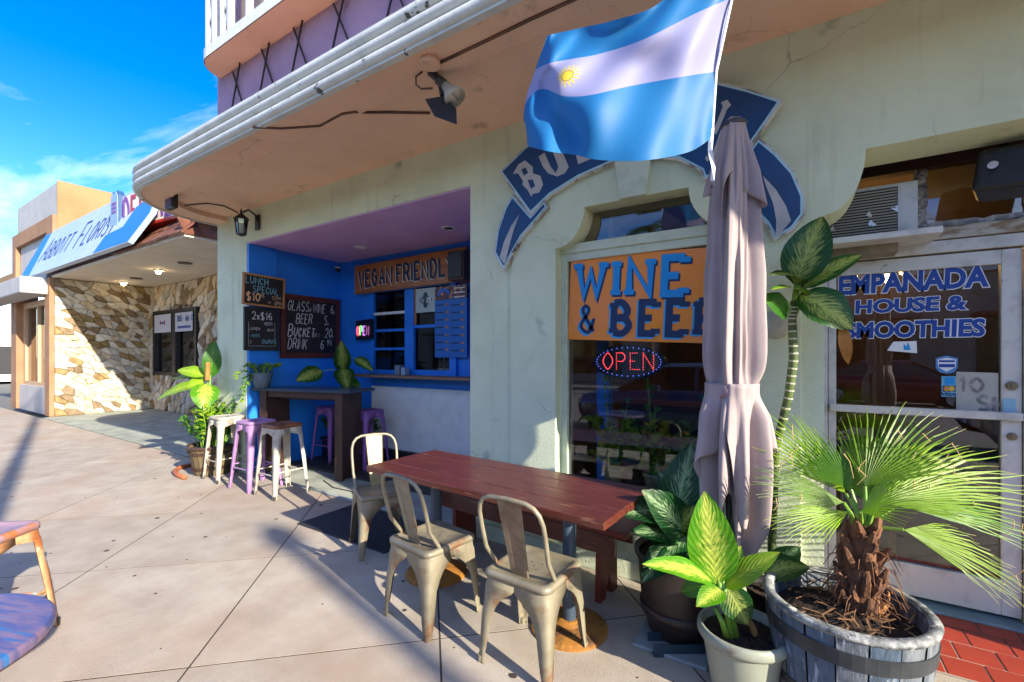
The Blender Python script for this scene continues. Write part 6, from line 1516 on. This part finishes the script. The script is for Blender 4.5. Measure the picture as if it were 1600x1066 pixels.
def car(x, y, col, label, L=4.5, rz=0):
    t = thing('parked_car', label, 'car', (0, 0, 0), 'cars parked along the kerb')
    pm = M('car_paint_' + col, col, .25, metal=.35, coat=.8)
    st = [(-2.25, .45, .62, .70), (-2.1, .3, .82, .84), (-1.3, .22, .92, .88), (-.7, .2, .96, .89), (.6, .2, .98, .89), (1.6, .22, 1.0, .88), (2.1, .3, .92, .84), (2.25, .5, .75, .72)]
    rows = []
    for xx, z0, z1, w in st:
        rows.append([(xx, s * w, z) for s, z in ()] + [(xx, -w * .92, z0), (xx, -w, z0 + .15), (xx, -w, (z0 + z1) / 2 + .05), (xx, -w * .94, z1), (xx, 0, z1 + .03), (xx, w * .94, z1), (xx, w, (z0 + z1) / 2 + .05), (xx, w, z0 + .15), (xx, w * .92, z0)])
    b = MB().grid(rows); n = len(rows[0])
    b.f += [tuple(range(n)), tuple(range(n * (len(rows) - 1), n * len(rows)))[::-1]]
    b.build('body', pm, t, smooth=True)
    gr = [(-1.35, .95, .78), (-.55, 1.42, .62), (.7, 1.46, .62), (1.75, 1.0, .76)]
    MB().add([(-1.35, -.8, .93), (-.5, -.64, 1.4), (.75, -.64, 1.42), (1.8, -.8, .97), (-1.35, .8, .93), (-.5, .64, 1.4), (.75, .64, 1.42), (1.8, .8, .97)], [(0, 1, 2, 3), (7, 6, 5, 4), (0, 4, 5, 1), (2, 6, 7, 3)]).build('windows', m_carg, t)
    MB().add([(-.55, -.65, 1.39), (.8, -.65, 1.41), (.8, .65, 1.41), (-.55, .65, 1.39), (-.45, -.5, 1.46), (.65, -.5, 1.47), (.65, .5, 1.47), (-.45, .5, 1.46)], [(0, 1, 5, 4), (1, 2, 6, 5), (2, 3, 7, 6), (3, 0, 4, 7), (4, 5, 6, 7)]).build('roof', pm, t)
    for s in (-1, 1):
        for xa in (-.05, .0):
            pass
        MB().bar((-1.35, s * .8, .95), (-.5, s * .645, 1.41), .06, .05).bar((1.8, s * .8, .98), (.75, s * .645, 1.42), .08, .05).bar((.1, s * .81, .97), (.1, s * .65, 1.41), .07, .03).build('pillar', pm, t)
        MB().box(-.62, -.5, s * .95 - .06, s * .95 + .06, .95, 1.07).build('wing_mirror', pm, t, bevel=.02)
        for xx in (-1.4, 1.4):
            w_ = MB().tube([(xx, s * .62, .33), (xx, s * .9, .33)], .33, 24).build('wheel', m_tyre, t)
            MB().tube([(xx, s * .88, .33), (xx, s * .912, .33)], .2, 16).build('rim', m_alum, w_)
        MB().box(-2.24, -2.14, s * .6 - .12, s * .6 + .12, .62, .74).build('headlight', m_white, t, bevel=.02)
        MB().box(2.14, 2.24, s * .6 - .12, s * .6 + .12, .66, .8).build('tail_light', M('tail_red', '8a1a18', .3), t, bevel=.02)
    t.location = (x, y, -.12); t.rotation_euler = (0, 0, R(rz)); return t
car(-7.2, -3.0, '23262b', 'black car parked at the kerb, seen in the shop window')
car(-1.6, -3.1, '2c4f78', 'blue car parked at the kerb behind the viewer', rz=1)
car(4.6, -3.0, 'a9aeb4', 'silver car parked at the kerb to the right of the viewer', rz=180)
car(-13, -11.6, 'c4c6c8', 'white car parked across the street', rz=180)
car(2.5, -11.6, '7a2a28', 'red car parked across the street', rz=180)
walk2 = structure(box('far_sidewalk', -60, 60, -17.5, -13, -.15, .0, m_curb))
ab = thing('shops_across_street', 'low pale row of shops across the street, reflected in the glass', 'building', (0, -18, 0))
MB().box(-40, 40, -30, -17.5, 0, 4.8).build('wall', M('pale_shop_wall', '9c9a94', .8, '8a8984', 1), ab)
MB().box(-40.2, 40.2, -30, -17.3, 4.8, 5.2).build('parapet', m_white, ab)
for k in range(12):
    x = -36 + k * 6
    w_ = MB().box(x, x + 4, -17.49, -17.44, .5, 2.8).build('window', m_carg, ab)
    MB().box(x - .2, x + 4.2, -17.44, -16.3, 3.0, 3.15).build('awning', M('awning_%d' % (k % 3), ('3f5f72', '7a4438', '55604a')[k % 3], .7), ab)
def palm_tree(x, y, h_, label, seed):
    rr = random.Random(seed); t = thing('palm_tree', label, 'palm', (x, y, 0), 'street palms across the road')
    MB().tube([(x, y, 0), (x + .1, y, h_ * .5), (x + .05, y, h_)], [.2, .15, .12], 12).build('trunk', M('palm_trunk', '7d7468', .8, '5c544a', 6, stretch=(1, 1, 6)), t, smooth=True)
    for k in range(18):
        a = k * 2.4; el = rr.uniform(-.3, .8); L = rr.uniform(1.8, 2.4)
        d = Vector((math.cos(a), math.sin(a), 0)); p0 = Vector((x + .05, y, h_)); v, f, uv = [], [], []
        sd = Vector((-d.y, d.x, 0))
        for i in range(14):
            u = i / 13
            p = p0 + d * (L * u) + Vector((0, 0, L * (el * u - 1.1 * u * u)))
            for s in (-1, 1):
                e = p + sd * s * .5 * math.sin(math.pi * (.1 + .85 * u)) + d * .25 + Vector((0, 0, -.22)); b = len(v)
                v += [p - d * .04, p + d * .04, e]; f.append((b, b + 1, b + 2)); uv += [(0, .4), (0, .6), (1, .5)]
        obj('frond', v, f, m_green, t, False, uv)
palm_tree(2.6, -13.6, 6.5, 'street palm across the road, reflected in the glass door', 1)
palm_tree(-5.5, -13.8, 7.2, 'street palm across the road, reflected in the shop window', 2)
palm_tree(-14, -13.6, 6.8, 'street palm across the road, farthest to the left', 3)

# pale cable cover along the foot of the recess, with a loose black lead
o = MB().tube([(-5.05, 3.03, .012), (-4.2, 3.0, .012), (-3.4, 2.99, .012), (-2.45, 2.97, .012)], .012, 8).build('cable_cover', M('pale_pvc', '9aa4a2', .5), None, smooth=True)
tag(o, 'pale plastic cable cover along the pavement edge of the recess', 'cable')
o = MB().tube([(-4.75, 3.3, .008), (-4.4, 3.18, .008), (-4.1, 3.2, .008), (-3.9, 3.08, .008), (-3.7, 3.03, .01)], .006, 6).build('power_lead', m_black, None, smooth=True)
tag(o, 'thin black power lead curling over the concrete strip by the bar', 'cable')
